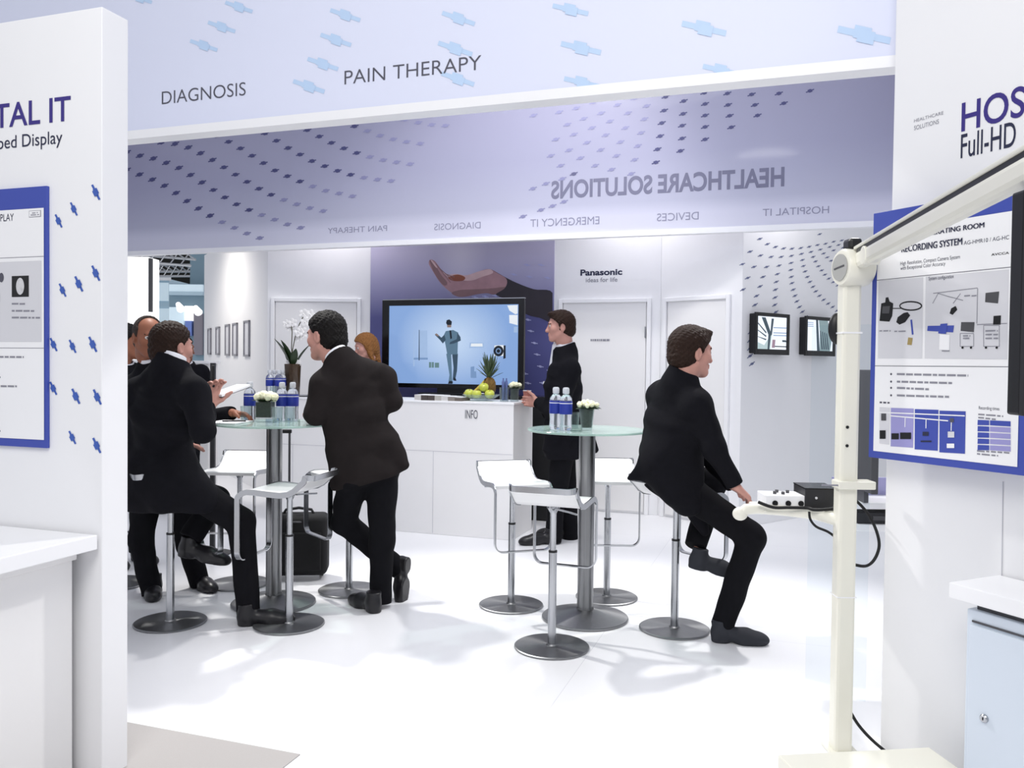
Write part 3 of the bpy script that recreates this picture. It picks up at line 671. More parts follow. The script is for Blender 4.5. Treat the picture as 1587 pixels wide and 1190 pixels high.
MB().box(lp+Fcab.n*.0095, (.003, .002, .009), M=Mc).build('keyhole', M_BLACK, dr, True)
MB().box(A+fd*.47+sd*(dep-.09)+ZX*.012, (.55, .12, .022), M=Mc).build('rest_board', M_TRIM, cb, True, bevel=.003)

# ------------------------------------------------------------------ info counter
CT = Vector((.02, 6.886, 0)); ch = 1.152; cl = 2.30; cdp = .55
ic = thing('info_counter', 'white info counter in front of the large television', 'counter', CT-UX*cl/2+VX*cdp/2)
def cbox(u, v, z, su, sv, sz, nm, m, bev=.004): c, q_ = bxf(CT, u, v, z, su, sv, sz); return MB().box(c, q_, M=Mbu).build(nm, m, ic, True, bevel=bev)
cbox(-cl/2, cdp/2, ch/2-.01, cl-.01, cdp-.01, ch-.02, 'body', M_WALLN); cbox(-cl/2, cdp/2, ch-.01, cl, cdp, .02, 'counter_top', M_TRIM)
Fct = Flat(CT, UX); Fct.base = .0055-.004
Fct.ptext('INFO', (721, 648.5), (740.5, 635.5), M_INK, bold=.0); Fct.build('lettering', ic)
sx = Fct.px(671, 760)[0]; sy = Fct.px(671, 699)[1]; Fct.base = .001
for x_ in (sx, sx-.82, sx-1.4): Fct.rect(x_-.0015, 0.01, x_+.0015, sy, M_SEAM)
Fct.rect(-cl+.01, sy-.0015, -.01, sy+.0015, M_SEAM); Fct.build('panel_seam', ic)

# ------------------------------------------------------------------ television on a black sideboard
sbp = CT+UX*(-.25)+VX*1.10
sb = thing('sideboard', 'low black sideboard under the large television', 'sideboard', sbp-UX*.35)
for nm, u, v, z, su, sv, sz, m in [('carcass', -.35, 0, .58, 1.35, .34, 1.12, M_BLACK), ('top', -.35, 0, 1.155, 1.39, .36, .03, mat('black_gloss', '0e0e11', .25)), ('plinth', -.35, 0, .01, 1.3, .3, .02, M_BLACK)]:
    MB().box(sbp+UX*u+VX*v+ZX*z, (su, sv, sz), M=Mbu).build(nm, m, sb, True, bevel=.003)
TV = Flat(sbp-VX*.05, UX); tx0, ty1 = TV.px(593, 465); tx1, ty1b = TV.px(813, 462.6); ty0 = TV.px(760, 603)[1]; ty1 = (ty1+ty1b)/2
tv = thing('television', 'large black flat television showing a man in a pale suit', 'television', TV.P((tx0+tx1)/2, 1.17))
MB().box(TV.P((tx0+tx1)/2, (ty0+ty1)/2, -.045), (tx1-tx0-.02, .07, ty1-ty0-.02), M=Mbu).build('housing', M_BLACK, tv, True, bevel=.01)
bz = MB(); th = .058
sxa, sya = TV.px(603, 474); sxb, syb = TV.px(802.3, 597)
for cx, cy, wx, wy in [((tx0+sxa)/2, (ty0+ty1)/2, sxa-tx0, ty1-ty0), ((sxb+tx1)/2, (ty0+ty1)/2, tx1-sxb, ty1-ty0), ((sxa+sxb)/2, (ty1+sya)/2, sxb-sxa, ty1-sya), ((sxa+sxb)/2, (ty0+syb)/2, sxb-sxa, syb-ty0)]: bz.box(TV.P(cx, cy, -.005), (wx, .02, wy), M=Mbu)
bz.build('bezel', mat('black_gloss', '0e0e11', .25), tv, True)
MB().box(TV.P((tx0+tx1)/2, ty1+.004, -.02), (tx1-tx0, .04, .008), M=Mbu).build('top_strip', M_CHROME, tv, True)
MB().box(TV.P((tx0+tx1)/2, (1.172+ty0)/2, -.04), (.3, .06, ty0-1.17), M=Mbu).build('stand_neck', M_BLACK, tv, True)
MB().box(TV.P((tx0+tx1)/2, 1.177, -.02), (.6, .26, .012), M=Mbu).build('stand_foot', M_BLACK, tv, True, bevel=.003)
def screen_mat(name, lo, hi, strength, center=(.5, .5, .5), rad=.75):
    m = bpy.data.materials.new(name); m.use_nodes = True; nt = m.node_tree; b = nt.nodes['Principled BSDF']; b.inputs['Roughness'].default_value = .15; b.inputs['Base Color'].default_value = (.01, .01, .012, 1)
    tc = nt.nodes.new('ShaderNodeTexCoord'); v = nt.nodes.new('ShaderNodeVectorMath'); v.operation = 'DISTANCE'; v.inputs[1].default_value = center; nt.links.new(tc.outputs['Generated'], v.inputs[0])
    g = nt.nodes.new('ShaderNodeMapRange'); g.inputs[1].default_value = 0; g.inputs[2].default_value = rad; nt.links.new(v.outputs['Value'], g.inputs[0])
    mx = nt.nodes.new('ShaderNodeMix'); mx.data_type = 'RGBA'; mx.inputs[6].default_value = (*srgb(hi), 1); mx.inputs[7].default_value = (*srgb(lo), 1); nt.links.new(g.outputs[0], mx.inputs[0])
    nt.links.new(mx.outputs[2], b.inputs['Emission Color']); b.inputs['Emission Strength'].default_value = strength; return m
def emat(name, col, e=.9):
    return mat('screen_'+name, col, .3, emit=e, spec=.2, var=.04, vscale=20) if 'screen_'+name in MATS else _em(name, col, e)
def _em(name, col, e):
    m = mat('screen_'+name, col, .3, emit=e, spec=.1, var=.05, vscale=20)
    m.node_tree.links.remove(m.node_tree.nodes['Principled BSDF'].inputs['Base Color'].links[0]); m.node_tree.nodes['Principled BSDF'].inputs['Base Color'].default_value = (.01, .01, .01, 1); return m
TV.base = -.008; TV.rect(sxa, syb, sxb, sya, screen_mat('screen_blue_room', '86a8dc', 'c9def8', .95, (.5, .5, .55), .62)); TV.build('screen', tv)
TV.base = -.0075
E1 = emat('suit_grey', '5f7d95'); E2 = emat('suit_dark', '3c5266'); E3 = emat('dark', '1c2430'); E4 = emat('white', 'f2f8ff'); E5 = emat('skin', '8f7c78'); E6 = emat('mid_blue', '7d9cc8'); E7 = emat('teal', '6b8b90'); E8 = emat('pale_blue', 'a9c4ea')
def tq(pts, m, l): TV.ppoly(mz(pts), m, l)
tq([(585, 790), (655, 790), (660, 640), (625, 622), (575, 630), (560, 660), (572, 720)], E1, 2)
tq([(578, 785), (612, 785), (618, 960), (625, 985), (592, 985), (600, 930)], E1, 2); tq([(618, 785), (658, 785), (652, 900), (640, 960), (622, 965), (628, 880)], E2, 2)
tq([(500, 655), (518, 650), (545, 675), (565, 655), (575, 690), (555, 715), (535, 690)], E2, 3); tq([(500, 652), (512, 645), (530, 662), (520, 668)], E5, 3)
tq([(655, 640), (675, 670), (678, 695), (630, 715), (600, 720), (605, 705), (650, 685)], E2, 3); tq([(585, 605), (612, 605), (614, 570), (582, 570)], E5, 3); tq([(577, 575), (585, 588), (614, 588), (617, 565), (600, 550), (582, 555)], E3, 4)
tq([(600, 625), (612, 625), (618, 680), (606, 685)], E3, 4); tq([(590, 990), (622, 990), (622, 972), (600, 970)], E3, 4); tq([(628, 968), (648, 970), (644, 955), (630, 945)], E3, 4)
tq([(390, 830), (396, 830), (396, 622), (392, 622)], E3, 2); tq([(396, 815), (450, 812), (448, 625), (398, 628)], E8, 1); tq([(355, 825), (452, 825), (452, 812), (357, 812)], E6, 2); tq([(352, 870), (362, 870), (362, 625), (356, 625)], E8, 1)
tq([(460, 880), (494, 880), (494, 842), (460, 842)], E7, 2); tq([(500, 880), (529, 880), (529, 846), (500, 846)], E7, 2); tq([(476, 880), (479, 880), (479, 842), (476, 842)], E8, 3)
tq([(735, 745), (837, 745), (837, 708), (738, 708)], E8, 1); tq([(745, 735), (827, 735), (825, 715), (748, 715)], E4, 2)
tq([(905, 800), (970, 800), (970, 725), (907, 728)], E4, 1); tq([(968, 820), (984, 815), (984, 728), (970, 728)], E3, 2)
c = TV.px(*mz([(935, 766)])[0]); TV.disc(c, .052, E3, 3); TV.disc(c, .028, E6, 4); TV.disc(c, .018, E3, 5)
tq([(745, 950), (785, 950), (782, 905), (770, 905), (770, 870), (745, 875)], E6, 2)
tq([(995, 455), (1066, 452), (1066, 510), (1050, 515), (1010, 490)], E4, 2); tq([(1010, 575), (1030, 580), (1066, 590), (1066, 520), (1008, 520)], E4, 2); tq([(1040, 640), (1066, 640), (1066, 600), (1040, 600)], E8, 2)
TV.build('screen_picture', tv)

# two small wall screens
for k, (nm, box, pic) in enumerate([('left', ((1170, 549), (1236.5, 494)), 0), ('right', ((1247.5, 551), (1318, 499)), 1)]):
    Fw = Flat(FC.P(0, 0, .075), FC.r); x0, y0 = Fw.px(*box[0]); x1, y1 = Fw.px(*box[1]); M = Matrix((FC.r, -FC.n, ZX)).transposed()
    x1 = x0+.53; y1 = y0+.385
    t = thing('wall_screen', ('left of the two small black screens on the far right wall' if k == 0 else 'right of the two small black wall screens, partly behind the cream pole'), 'screen', Fw.P((x0+x1)/2, y0, -.04), group='small wall screens')
    MB().box(Fw.P((x0+x1)/2, (y0+y1)/2, -.046), (x1-x0-.02, .06, y1-y0-.02), M=M).build('housing', M_BLACK, t, True, bevel=.008)
    MB().box(Fw.P((x0+x1)/2, (y0+y1)/2, -.073), (.2, .008, .2), M=M).build('wall_bracket', M_BLACK, t, True)
    fr = MB(); b_ = .034
    for cx, cy, wx, wy in [(x0+b_/2, (y0+y1)/2, b_, y1-y0), (x1-b_/2, (y0+y1)/2, b_, y1-y0), ((x0+x1)/2, y1-b_/2, x1-x0-2*b_, b_), ((x0+x1)/2, y0+b_*.75, x1-x0-2*b_, b_*1.5)]: fr.box(Fw.P(cx, cy, -.005), (wx, .02, wy), M=M)
    fr.build('bezel', mat('black_gloss', '0e0e11', .25), t, True, bevel=.003)
    Fw.base = -.010; Fw.rect(x0+b_, y0+b_*1.5, x1-b_, y1-b_, emat('grey_white', 'e6ecf6', 1.2)); Fw.build('screen', t)
    Fw.base = -.0095; sw = x1-x0-2*b_; sh = y1-y0-2.5*b_; ox = x0+b_; oy = y0+b_*1.5
    def s2(pts, m, l): Fw.poly([(ox+a*sw, oy+b*sh) for a, b in pts], m, l)
    G1 = emat('slate', '4a5a66'); G2 = emat('teal_grey', '90a6ac')
    if k == 0:
        s2([(0, .22), (0, 0), (.45, 0), (.5, .5), (.25, .12)], emat('pale_teal', 'b4c8cc', 1.1), 1); s2([(.15, .97), (.28, .97), (.47, .5), (.42, 0), (.36, 0), (.38, .45)], G1, 2); s2([(.48, .95), (.56, .95), (.5, .45), (.44, .4)], G1, 2)
        for a in (.2, .42, .62): s2([(0, 1-a), (.04, 1-a), (.32, .62-a*.5), (.3, .58-a*.5)], G1, 2)
        for b in (.66, .42, .5): s2([(.55, b), (1, b+.01), (1, b+.035), (.55, b+.025)], E6, 2)
        s2([(.55, .08), (1, .08), (1, .11), (.55, .11)], E3, 2); s2([(.85, .3), (.98, .3), (1, .24), (.86, .24)], G1, 3); s2([(.52, .3), (.62, .3), (.6, .05), (.5, .05)], emat('pink', 'a98fa0'), 3)
    else:
        s2([(.34, 1), (.42, 1), (.5, 0), (.4, 0)], G1, 2); s2([(.45, 1), (.8, 1), (.95, .3), (.9, 0), (.5, 0), (.5, .6)], G2, 1)
        for a in (.5, .58, .66, .74): s2([(a, .8-a*.3), (a+.03, .82-a*.3), (a+.12, .05), (a+.07, .05)], G1, 2)
        for b in (.92, .86, .8): s2([(.02, b), (.25, b), (.25, b-.02), (.02, b-.02)], E6, 2)
    Fw.build('screen_picture', t)

# ------------------------------------------------------------------ bar stools
def stool_profile(z0=0.0):
    return [(-.225, .098), (-.21, .10), (-.185, .088), (-.15, .058), (-.115, .026), (-.08, .008), (-.03, 0), (.05, .004), (.12, .010), (.165, .010), (.192, .002)]
SEAT_Z = .75
def make_stool(label):
    t = thing('bar_stool', label, 'stool', group='white bar stools')
    MB().lathe([(0, 0), (.192, 0), (.195, .003), (.195, .009), (.190, .012), (.03, .014), (.026, .022), (.0, .022)], n=48, cap=False).build('base', M_STEELD, t, smooth=30)
    p = MB().cyl((0, 0, .014), (0, 0, .50), .0215).build('post', M_CHROME, t, smooth=40)
    MB().cyl((0, 0, .497), (0, 0, .507), .0225).build('ring', M_BLACK, p, smooth=40)
    MB().lathe([(.016, .5), (.016, .70), (.028, .722), (.034, .728), (.034, .738), (0, .738)], cap=False).build('inner_post', M_CHROME, t, smooth=40)
    pr_ = [(y, SEAT_Z+z) for y, z in stool_profile()]
    sm = []
    for i in range(len(pr_)-1):
        for q in range(3): f = q/3; sm.append((pr_[i][0]*(1-f)+pr_[i+1][0]*f, pr_[i][1]*(1-f)+pr_[i+1][1]*f))
    sm.append(pr_[-1])
    W_ = .174; R_ = .045; dist = [0.]
    for p, q in zip(sm, sm[1:]): dist.append(dist[-1]+math.hypot(q[0]-p[0], q[1]-p[1]))
    hw = [W_-.004-(R_-math.sqrt(max(0, R_*R_-(R_-min(d_, R_))**2))) for d_ in dist]
    MB().ribbon(sm, 0, 0, .020, hw).build('seat', M_SEAT, t, smooth=50)
    # flat steel band: round the back lip, along the seat edge, down and across as a footrest
    path = []; nor = []
    lip = (Vector((0, sm[0][0], sm[0][1]))-Vector((0, sm[3][0], sm[3][1]))).normalized()
    def side(sg):
        o_ = [(Vector((sg*W_, y, z)), Vector((sg, 0, 0))) for (y, z), d_ in zip(sm, dist) if d_ > R_]
        fy, fz = sm[-1]
        for k in range(1, 7): a_ = k/6*math.pi/2; o_.append((Vector((sg*W_, fy+.028*math.sin(a_), fz-.006-.03*(1-math.cos(a_)))), Vector((sg, 0, 0))))
        o_ += [(Vector((sg*W_, fy+.028, fz-.15)), Vector((sg, 0, 0))), (Vector((sg*W_, fy+.028, .43)), Vector((sg, 0, 0)))]
        for k in range(0, 7): a_ = k/6*math.pi/2; o_.append((Vector((sg*(W_-.05+.05*math.cos(a_)), fy+.028, .43-.05*math.sin(a_))), Vector((sg*math.cos(a_), 0, -math.sin(a_)))))
        return o_
    L_ = side(-1); R2 = side(1)[::-1]
    back = []
    p0 = Vector((0, sm[0][0], sm[0][1]))
    for k in range(0, 9): a_ = k/8*math.pi/2; back.append((p0-lip*(R_-R_*math.sin(a_))+Vector((W_-R_+R_*math.cos(a_), 0, 0)), Vector((math.cos(a_), 0, 0))+lip*math.sin(a_)))
    for k in range(8, -1, -1): a_ = k/8*math.pi/2; back.append((p0-lip*(R_-R_*math.sin(a_))-Vector((W_-R_+R_*math.cos(a_), 0, 0)), Vector((-math.cos(a_), 0, 0))+lip*math.sin(a_)))
    allp = L_+R2+back
    MB().band([p for p, n in allp], [n for p, n in allp], .007, .030, True).build('frame', M_CHROME, t, smooth=35)
    MB().tube([(.02, -.03, .728), (.10, -.06, .722), (.15, -.09, .718)], .005).build('height_lever', M_CHROME, t, smooth=40)
    return t
stools = [  # base px, rz (direction the seat front points), label
    ((264, 965), -52, 'bar stool under the seated man at the left, beside the white wall'),
    ((448, 968), 77, 'empty white bar stool in front of the left glass table'),
    ((371, 905), 178, 'white bar stool facing us behind the left glass table'),
    ((541, 915), 128, 'bar stool mostly hidden behind the man who leans on a table'),
    ((792, 938), -162, 'white bar stool nearest the info counter, left of the right glass table'),
    ((855, 1003), -20, 'frontmost empty white bar stool, in front of the right glass table'),
    ((940, 926), 178, 'white bar stool behind the right glass table'),
    ((1045, 975), -53, 'bar stool under the seated man at the right'),
    ((180, 905), -150, 'bar stool almost hidden between the left wall and the seated man')]
proto = make_stool(stools[0][2]); SPOS = []
for i, ((x, y), rz, lab) in enumerate(stools):
    p = atz(x, y, 0); SPOS.append(p)
    if i == 0: proto.location = p; proto.rotation_euler.z = math.radians(rz)
    else: dup(proto, p, math.radians(rz), lab)

# ------------------------------------------------------------------ bar tables
TZ = 1.1
def make_table(label):
    t = thing('bar_table', label, 'table', group='round glass bar tables')
    MB().lathe([(0, 0), (.245, 0), (.25, .004), (.25, .012), (.246, .016), (.05, .058), (.05, .07), (0, .07)], n=48, cap=False).build('base', M_STEELD, t, smooth=30)
    MB().cyl((0, 0, .05), (0, 0, TZ-.022), .047, n=32).build('column', M_STEEL, t, smooth=40)
    MB().lathe([(0, TZ-.022), (.10, TZ-.022), (.105, TZ-.016), (.105, TZ-.0122), (0, TZ-.0122)], n=32, cap=False).build('support_plate', M_CHROME, t, smooth=40)
    MB().lathe([(0, TZ-.012), (.343, TZ-.012), (.346, TZ-.009), (.346, TZ-.003), (.343, TZ), (0, TZ)], n=72, cap=False).build('tabletop', M_GLASS, t, smooth=30)
    return t
tl = make_table('round glass bar table at the left, between the two groups of men'); TL = atz(424, 935, 0); tl.location = TL
TR = atz(906.5, 958, 0); tr = dup(tl, TR, 0, 'round glass bar table at the right, in front of the info counter')

# ------------------------------------------------------------------ bottles, glasses, vases
def make_bottle(label, group):
    t = thing('water_bottle', label, 'bottle', group=group)
    MB().lathe([(0, .001), (.030, .001), (.035, .006), (.036, .02), (.034, .06), (.036, .10), (.036, .165), (.033, .182), (.022, .197), (.014, .204), (.014, .212), (0, .212)], n=24, cap=False).build('body', M_PLASTIC, t, smooth=50)
    MB().lathe([(.0365, .092), (.0372, .094), (.0372, .163), (.0365, .165)], n=24, cap=False).build('label_band', M_BLUE, t, smooth=50)
    MB().lathe([(.0375, .151), (.0376, .153), (.0375, .155)], n=24, cap=False).build('label_stripe', M_PAPER, t, smooth=50)
    MB().lathe([(0, .206), (.0165, .206), (.019, .209), (.019, .232), (.016, .240), (.010, .242), (0, .242)], n=20, cap=False).build('cap', mat('translucent_cap', 'e9ecf2', .25, trans=.35), t, smooth=40)
    return t
def on(z, x, y): return atz(x, y, z)
b0 = make_bottle('left front water bottle of the pair on the right glass table', 'bottles on the right table'); b0.location = on(TZ, 861, 665.5)
dup(b0, on(TZ, 876.5, 667), .6, 'right front water bottle of the pair on the right glass table')
g = 'bottles on the left table'
dup(b0, on(TZ, 387, 651.5), .9, 'water bottle beside the resting hand on the left glass table', g)
dup(b0, on(TZ, 437, 652), .3, 'water bottle just right of the roses on the left glass table', g); dup(b0, on(TZ, 453.5, 652), 1.3, 'water bottle nearest the leaning man on the left glass table', g)
g = 'bottles at the left end of the info counter'
cz = ch
cpos = lambda x, v: CT+UX*((lambda d: d)(0))+VX*v
def oncounter(x, v, z=ch):
    F_ = Flat(CT+VX*v, UX); lx_, _ = F_.px(x, 600); p = F_.P(lx_, z); return p
for x, v, lab in [(418, .10, 'leftmost water bottle of the cluster beside the orchid'), (425, .19, 'second water bottle from the left beside the orchid'), (432, .11, 'third water bottle from the left beside the orchid'), (437.5, .20, 'water bottle of the cluster standing closest to the orchid vase')]:
    dup(b0, oncounter(x, v), 0, lab, g)
def make_tumbler(label, group=None, h=.095, r=.033):
    t = thing('tumbler', label, 'glass', group=group)
    MB().lathe([(0, .001), (r*.85, .001), (r*.88, .004), (r, h), (r-.002, h), (r*.86-.002, .008), (0, .008)], n=24, cap=False).build('glass', M_CLEAR, t, smooth=50); return t
tm = make_tumbler('empty tumbler right of the bottles on the right glass table', 'tumblers'); tm.location = on(TZ, 889, 664)
for x, y, lab in [(381, 653, 'tumbler in front of the bottle beside the resting hand'), (430, 655, 'tumbler just right of the roses on the left glass table'), (449, 655, 'tumbler nearest the leaning man on the left glass table')]: dup(tm, on(TZ, x, y), 0, lab)
for x, v, lab in [(423.5, .05, 'left upturned glass on the counter in front of the orchid'), (437, .05, 'middle upturned glass on the counter in front of the orchid'), (453, .05, 'right upturned glass on the counter in front of the orchid')]:
    d_ = dup(tm, oncounter(x, v, ch+.13), 0, lab); d_.rotation_euler = (math.pi, 0, 0); d_.location.z = ch+.0955
def rose_mb(c, r, rnd):
    m = MB(); c = Vector(c); m.ball(c, (r*.72, r*.72, r*.8), 8)
    for k in range(7):
        a = k*2.4+rnd.random(); tilt = .35+.25*(k % 3); R = Matrix.Rotation(a, 3, 'Z') @ Matrix.Rotation(tilt, 3, 'Y')
        m.ball(c+R @ Vector((r*.42, 0, -r*.05)), (r*.35, r*.62, r*.72), 7, R)
    return m
def leaf(m, base, d, L, w_, up=Vector((0, 0, 1)), bend=.3, th=.0015):
    base = Vector(base); d = Vector(d).normalized(); s_ = d.cross(up)
    s_ = s_.normalized() if s_.length > 1e-3 else Vector((1, 0, 0)); n_ = s_.cross(d); k = 7; vs = []
    for i in range(k+1):
        f = i/k; ww = w_*math.sin(math.pi*min(1, f*.93+.05))**.8/2; c_ = base+d*L*f-n_*(bend*L*f*f)
        for off in (th/2, -th/2): vs += [c_-s_*ww+n_*(ww*.35+off), c_+n_*off, c_+s_*ww+n_*(ww*.35+off)]
    fs = []
    for i in range(k):
        a = i*6; b = a+6
        fs += [(a, a+1, b+1, b), (a+1, a+2, b+2, b+1), (a+3, b+3, b+4, a+4), (a+4, b+4, b+5, a+5), (a, b, b+3, a+3), (a+2, a+5, b+5, b+2)]
    m.add(vs, fs)
def rose_vase(label, loc, w0, w1, hh_, square, n, spread, rr, seed):
    rnd = random.Random(seed); t = thing('rose_vase', label, 'flowers', loc)
    if square:
        v = MB(); v.box((0, 0, hh_/2), (w1*2, w1*2, hh_)); v.build('vase', M_CLEAR, t, bevel=.004)
        MB().box((0, 0, hh_*.60), (w1*1.85, w1*1.85, hh_*.74)).build('leaf_filling', mat('dark_leaf_filling', '1d2816', .6, var=.6, vscale=60, bump=.8, bscale=80), t)
    else:
        MB().lathe([(0, .001), (w0, .001), (w0+.002, .004), (w1, hh_), (w1-.003, hh_), (w0, .012), (0, .012)], n=28, cap=False).build('vase', M_CLEAR, t, smooth=50)
        MB().lathe([(0, .014), (w0*.9, .016), (w1*.88, hh_*.95), (0, hh_*.95)], n=24, cap=False).build('leaf_filling', mat('dark_leaf_filling', '1d2816', .6, var=.6, vscale=60, bump=.8, bscale=80), t, smooth=40)
    m = MB()
    for k in range(14):
        a = k*2.4; leaf(m, (.3*w1*math.cos(a), .3*w1*math.sin(a), hh_*.92), (math.cos(a), math.sin(a), .35+.5*rnd.random()), .05+.02*rnd.random(), .026)
    m.build('leaves', M_LEAF, t, smooth=60)
    for k in range(n):
        a = k*2.4+seed; q = spread*math.sqrt((k+.3)/n); c_ = (q*math.cos(a), q*math.sin(a), hh_+rr*.9+(spread-q)*.35)
        rose_mb(c_, rr*(.85+.3*rnd.random()), rnd).build('rose', M_ROSE, t, smooth=60)
    return t
rose_vase('cream roses in a tapered glass on the right table', on(TZ, 909, 666.5), .030, .044, .125, False, 13, .062, .019, 1)
rose_vase('cream roses in a square glass on the left table', on(TZ, 411, 653.5), .04, .048, .125, True, 8, .058, .030, 2)
def oncounter2(x, v): return oncounter(x, v)
rose_vase('small vase of white roses on the info counter beside the takeaway cup', oncounter(797.5, .22), .034, .040, .115, False, 6, .048, .026, 3)
# glass with blue bottle on the counter
gl = make_tumbler('glass tumbler holding small blue wrapped bottles on the info counter', None, .12, .042); gl.location = oncounter(781.5, .16)
bw_ = MB()
for k in range(3): a = k*2.1; bw_.lathe([(0, .012), (.012, .012), (.013, .12), (.013, .165), (.006, .185), (.006, .2), (0, .2)], (.018*math.cos(a), .018*math.sin(a), 0), 12, cap=False)
bw_.build('blue_bottles', mat('blue_wrapper', '5c6a9c', .4, var=.3, vscale=60), gl, smooth=40)

# orchid
op = oncounter(453.5, .27); oc = thing('potted_orchid', 'white orchid in a tall dark glass vase at the left end of the counter', 'plant', op)
MB().lathe([(0, .001), (.062, .001), (.066, .006), (.078, .30), (.074, .30), (.062, .012), (0, .012)], n=28, cap=False).build('vase', mat('smoky_glass', '5f4c3c', .08, trans=.5, var=.0), oc, smooth=50)
MB().lathe([(0, .014), (.058, .014), (.070, .285), (0, .285)], n=24, cap=False).build('bark', mat('dark_bark', '2e2219', .9, var=.6, vscale=40, bump=1., bscale=60), oc, smooth=40)
m = MB()
for a, L_, tl_, w_ in [(3.3, .30, 2.6, .12), (.2, .26, 2.2, .09), (2.4, .22, 2.2, .09), (5.2, .2, 2.4, .07), (3.9, .27, 4., .10)]: leaf(m, (.02*math.cos(a), .02*math.sin(a), .27), (math.cos(a), math.sin(a), tl_), L_, w_, bend=.15)
m.build('leaves', M_LEAF, oc, smooth=60)
st1 = [(.0, 0, .28), (-.005, 0, .42), (.02, 0, .55), (.06, -.01, .67), (.10, -.02, .745)]; st2 = [(0, 0, .28), (-.01, -.01, .45), (-.005, -.01, .6), (-.012, -.01, .66)]
MB().tube(st1, .0045, 8).build('stem', mat('orchid_stem', '4c4a32', .6), oc, smooth=60); MB().tube(st2, .0045, 8).build('stem', mat('orchid_stem', '4c4a32', .6), oc, smooth=60)
rnd = random.Random(5)
for cx, cz_, sc in [(.135, .735, .055), (.10, .775, .05), (.165, .77, .05), (.12, .70, .045), (.17, .72, .045), (-.03, .66, .05), (.0, .69, .045), (-.06, .68, .04), (.06, .60, .045), (.09, .63, .042), (.05, .55, .04), (.10, .58, .036), (.01, .315, .045), (-.03, .31, .035), (.05, .31, .035)]:
    m = MB(); c_ = Vector((cx, -.02+.03*rnd.random(), cz_)); tw = rnd.uniform(-.4, .4)
    for k in range(5):
        a = k*2*math.pi/5+tw; R = Matrix.Rotation(a, 3, 'Y') @ Matrix.Rotation(.25, 3, 'X'); m.ball(c_+Matrix.Rotation(a, 3, 'Y') @ Vector((0, 0, sc*.5)), (sc*.42, sc*.10, sc*.55), 7, R)
    m.ball(c_+Vector((0, -.012, 0)), sc*.2, 6); m.build('flower', M_ORCH, oc, smooth=60)
# silver tray on the counter
MB0 = MB().lathe([(0, .001), (.09, .001), (.12, .012), (.118, .014), (.088, .004), (0, .004)], n=32, cap=False).build('serving_tray', M_CHROME, None, smooth=40); MB0.location = oncounter(468, .13)
prop(MB0, 'round silver tray on the counter between the orchid and the leaning man', 'tray')

# leaflets, fruit, pen on the info counter
cols = ['c9c6c4', '4d4644', '524a48', 'b9b6b0', 'd6d4d2', '8f8882', '6d645e']; xs = [651, 661, 671.5, 682, 692, 702.5, 713]
labs = ['leftmost leaflet stack on the info counter', 'dark leaflet stack second from the left on the info counter', 'dark leaflet stack third from the left on the info counter', 'grey leaflet stack in the middle of the row on the info counter', 'pale leaflet stack third from the right on the info counter', 'brown leaflet stack second from the right on the info counter', 'leaflet stack of the row closest to the fruit bowl']
for i, (x, cc) in enumerate(zip(xs, cols)):
    p = oncounter(x+4, .12); t = thing('leaflet_stack', labs[i], 'leaflets', p, -.325, 'leaflet stacks on the counter'); hh_ = [.045, .044, .043, .042, .037, .035, .03][i]
    MB().box((0, 0, hh_/2), (.062, .2, hh_)).build('pages', mat('leaflet_pages_%d' % i, cc, .7, var=.25, vscale=80, stretch=(1, 1, 12)), t)
    MB().box((0, 0, hh_+.0012), (.062, .2, .002)).build('cover', M_PAPER, t)
fb = oncounter(746, .22); bo = thing('fruit_bowl', 'shallow glass bowl of fruit on the info counter', 'bowl', fb)
MB().lathe([(0, .001), (.05, .001), (.06, .006), (.12, .022), (.165, .052), (.163, .056), (.115, .028), (.055, .013), (0, .013)], n=36, cap=False).build('bowl', M_CLEAR, bo, smooth=50)
M_APPLE = mat('yellow_green_apple', 'cdd356', .3, var=.12, vscale=14, coat=.3); M_BAN = mat('yellow_banana', 'dcc052', .45, var=.2, vscale=18); M_STALK = mat('brown_stalk', '4a3a22', .7)
ap = None
for (dx, dyy, dzz, lab) in [(-.015, -.075, .058, 'yellow green apple at the front middle of the fruit bowl'), (.088, -.03, .060, 'yellow green apple at the right of the fruit bowl'), (.028, -.015, .118, 'yellow green apple on top of the others in the fruit bowl'), (-.10, -.03, .062, 'yellow apple at the left of the fruit bowl')]:
    if ap is None:
        ap = thing('apple', lab, 'apple', fb+UX*dx+VX*dyy+ZX*dzz, 0, 'apples in the fruit bowl')
        prof = []
        for i in range(15):
            a = -math.pi/2+math.pi*i/14; prof.append((max(.0005, .043*math.cos(a)**.85*(1+.06*math.sin(a))), .038*math.sin(a)-.010*math.exp(-((a-math.pi/2)/.35)**2)+.006*math.exp(-((a+math.pi/2)/.3)**2)))
        MB().lathe(prof, n=24, cap=False).build('fruit', M_APPLE, ap, smooth=80); MB().tube([(0, 0, .026), (.003, 0, .04), (.006, 0, .048)], .002, 6).build('stalk', M_STALK, ap)
        ap0 = ap
    else: a_ = dup(ap0, fb+UX*dx+VX*dyy+ZX*dzz, .7, lab); a_.rotation_euler = (.25, -.2, .7)
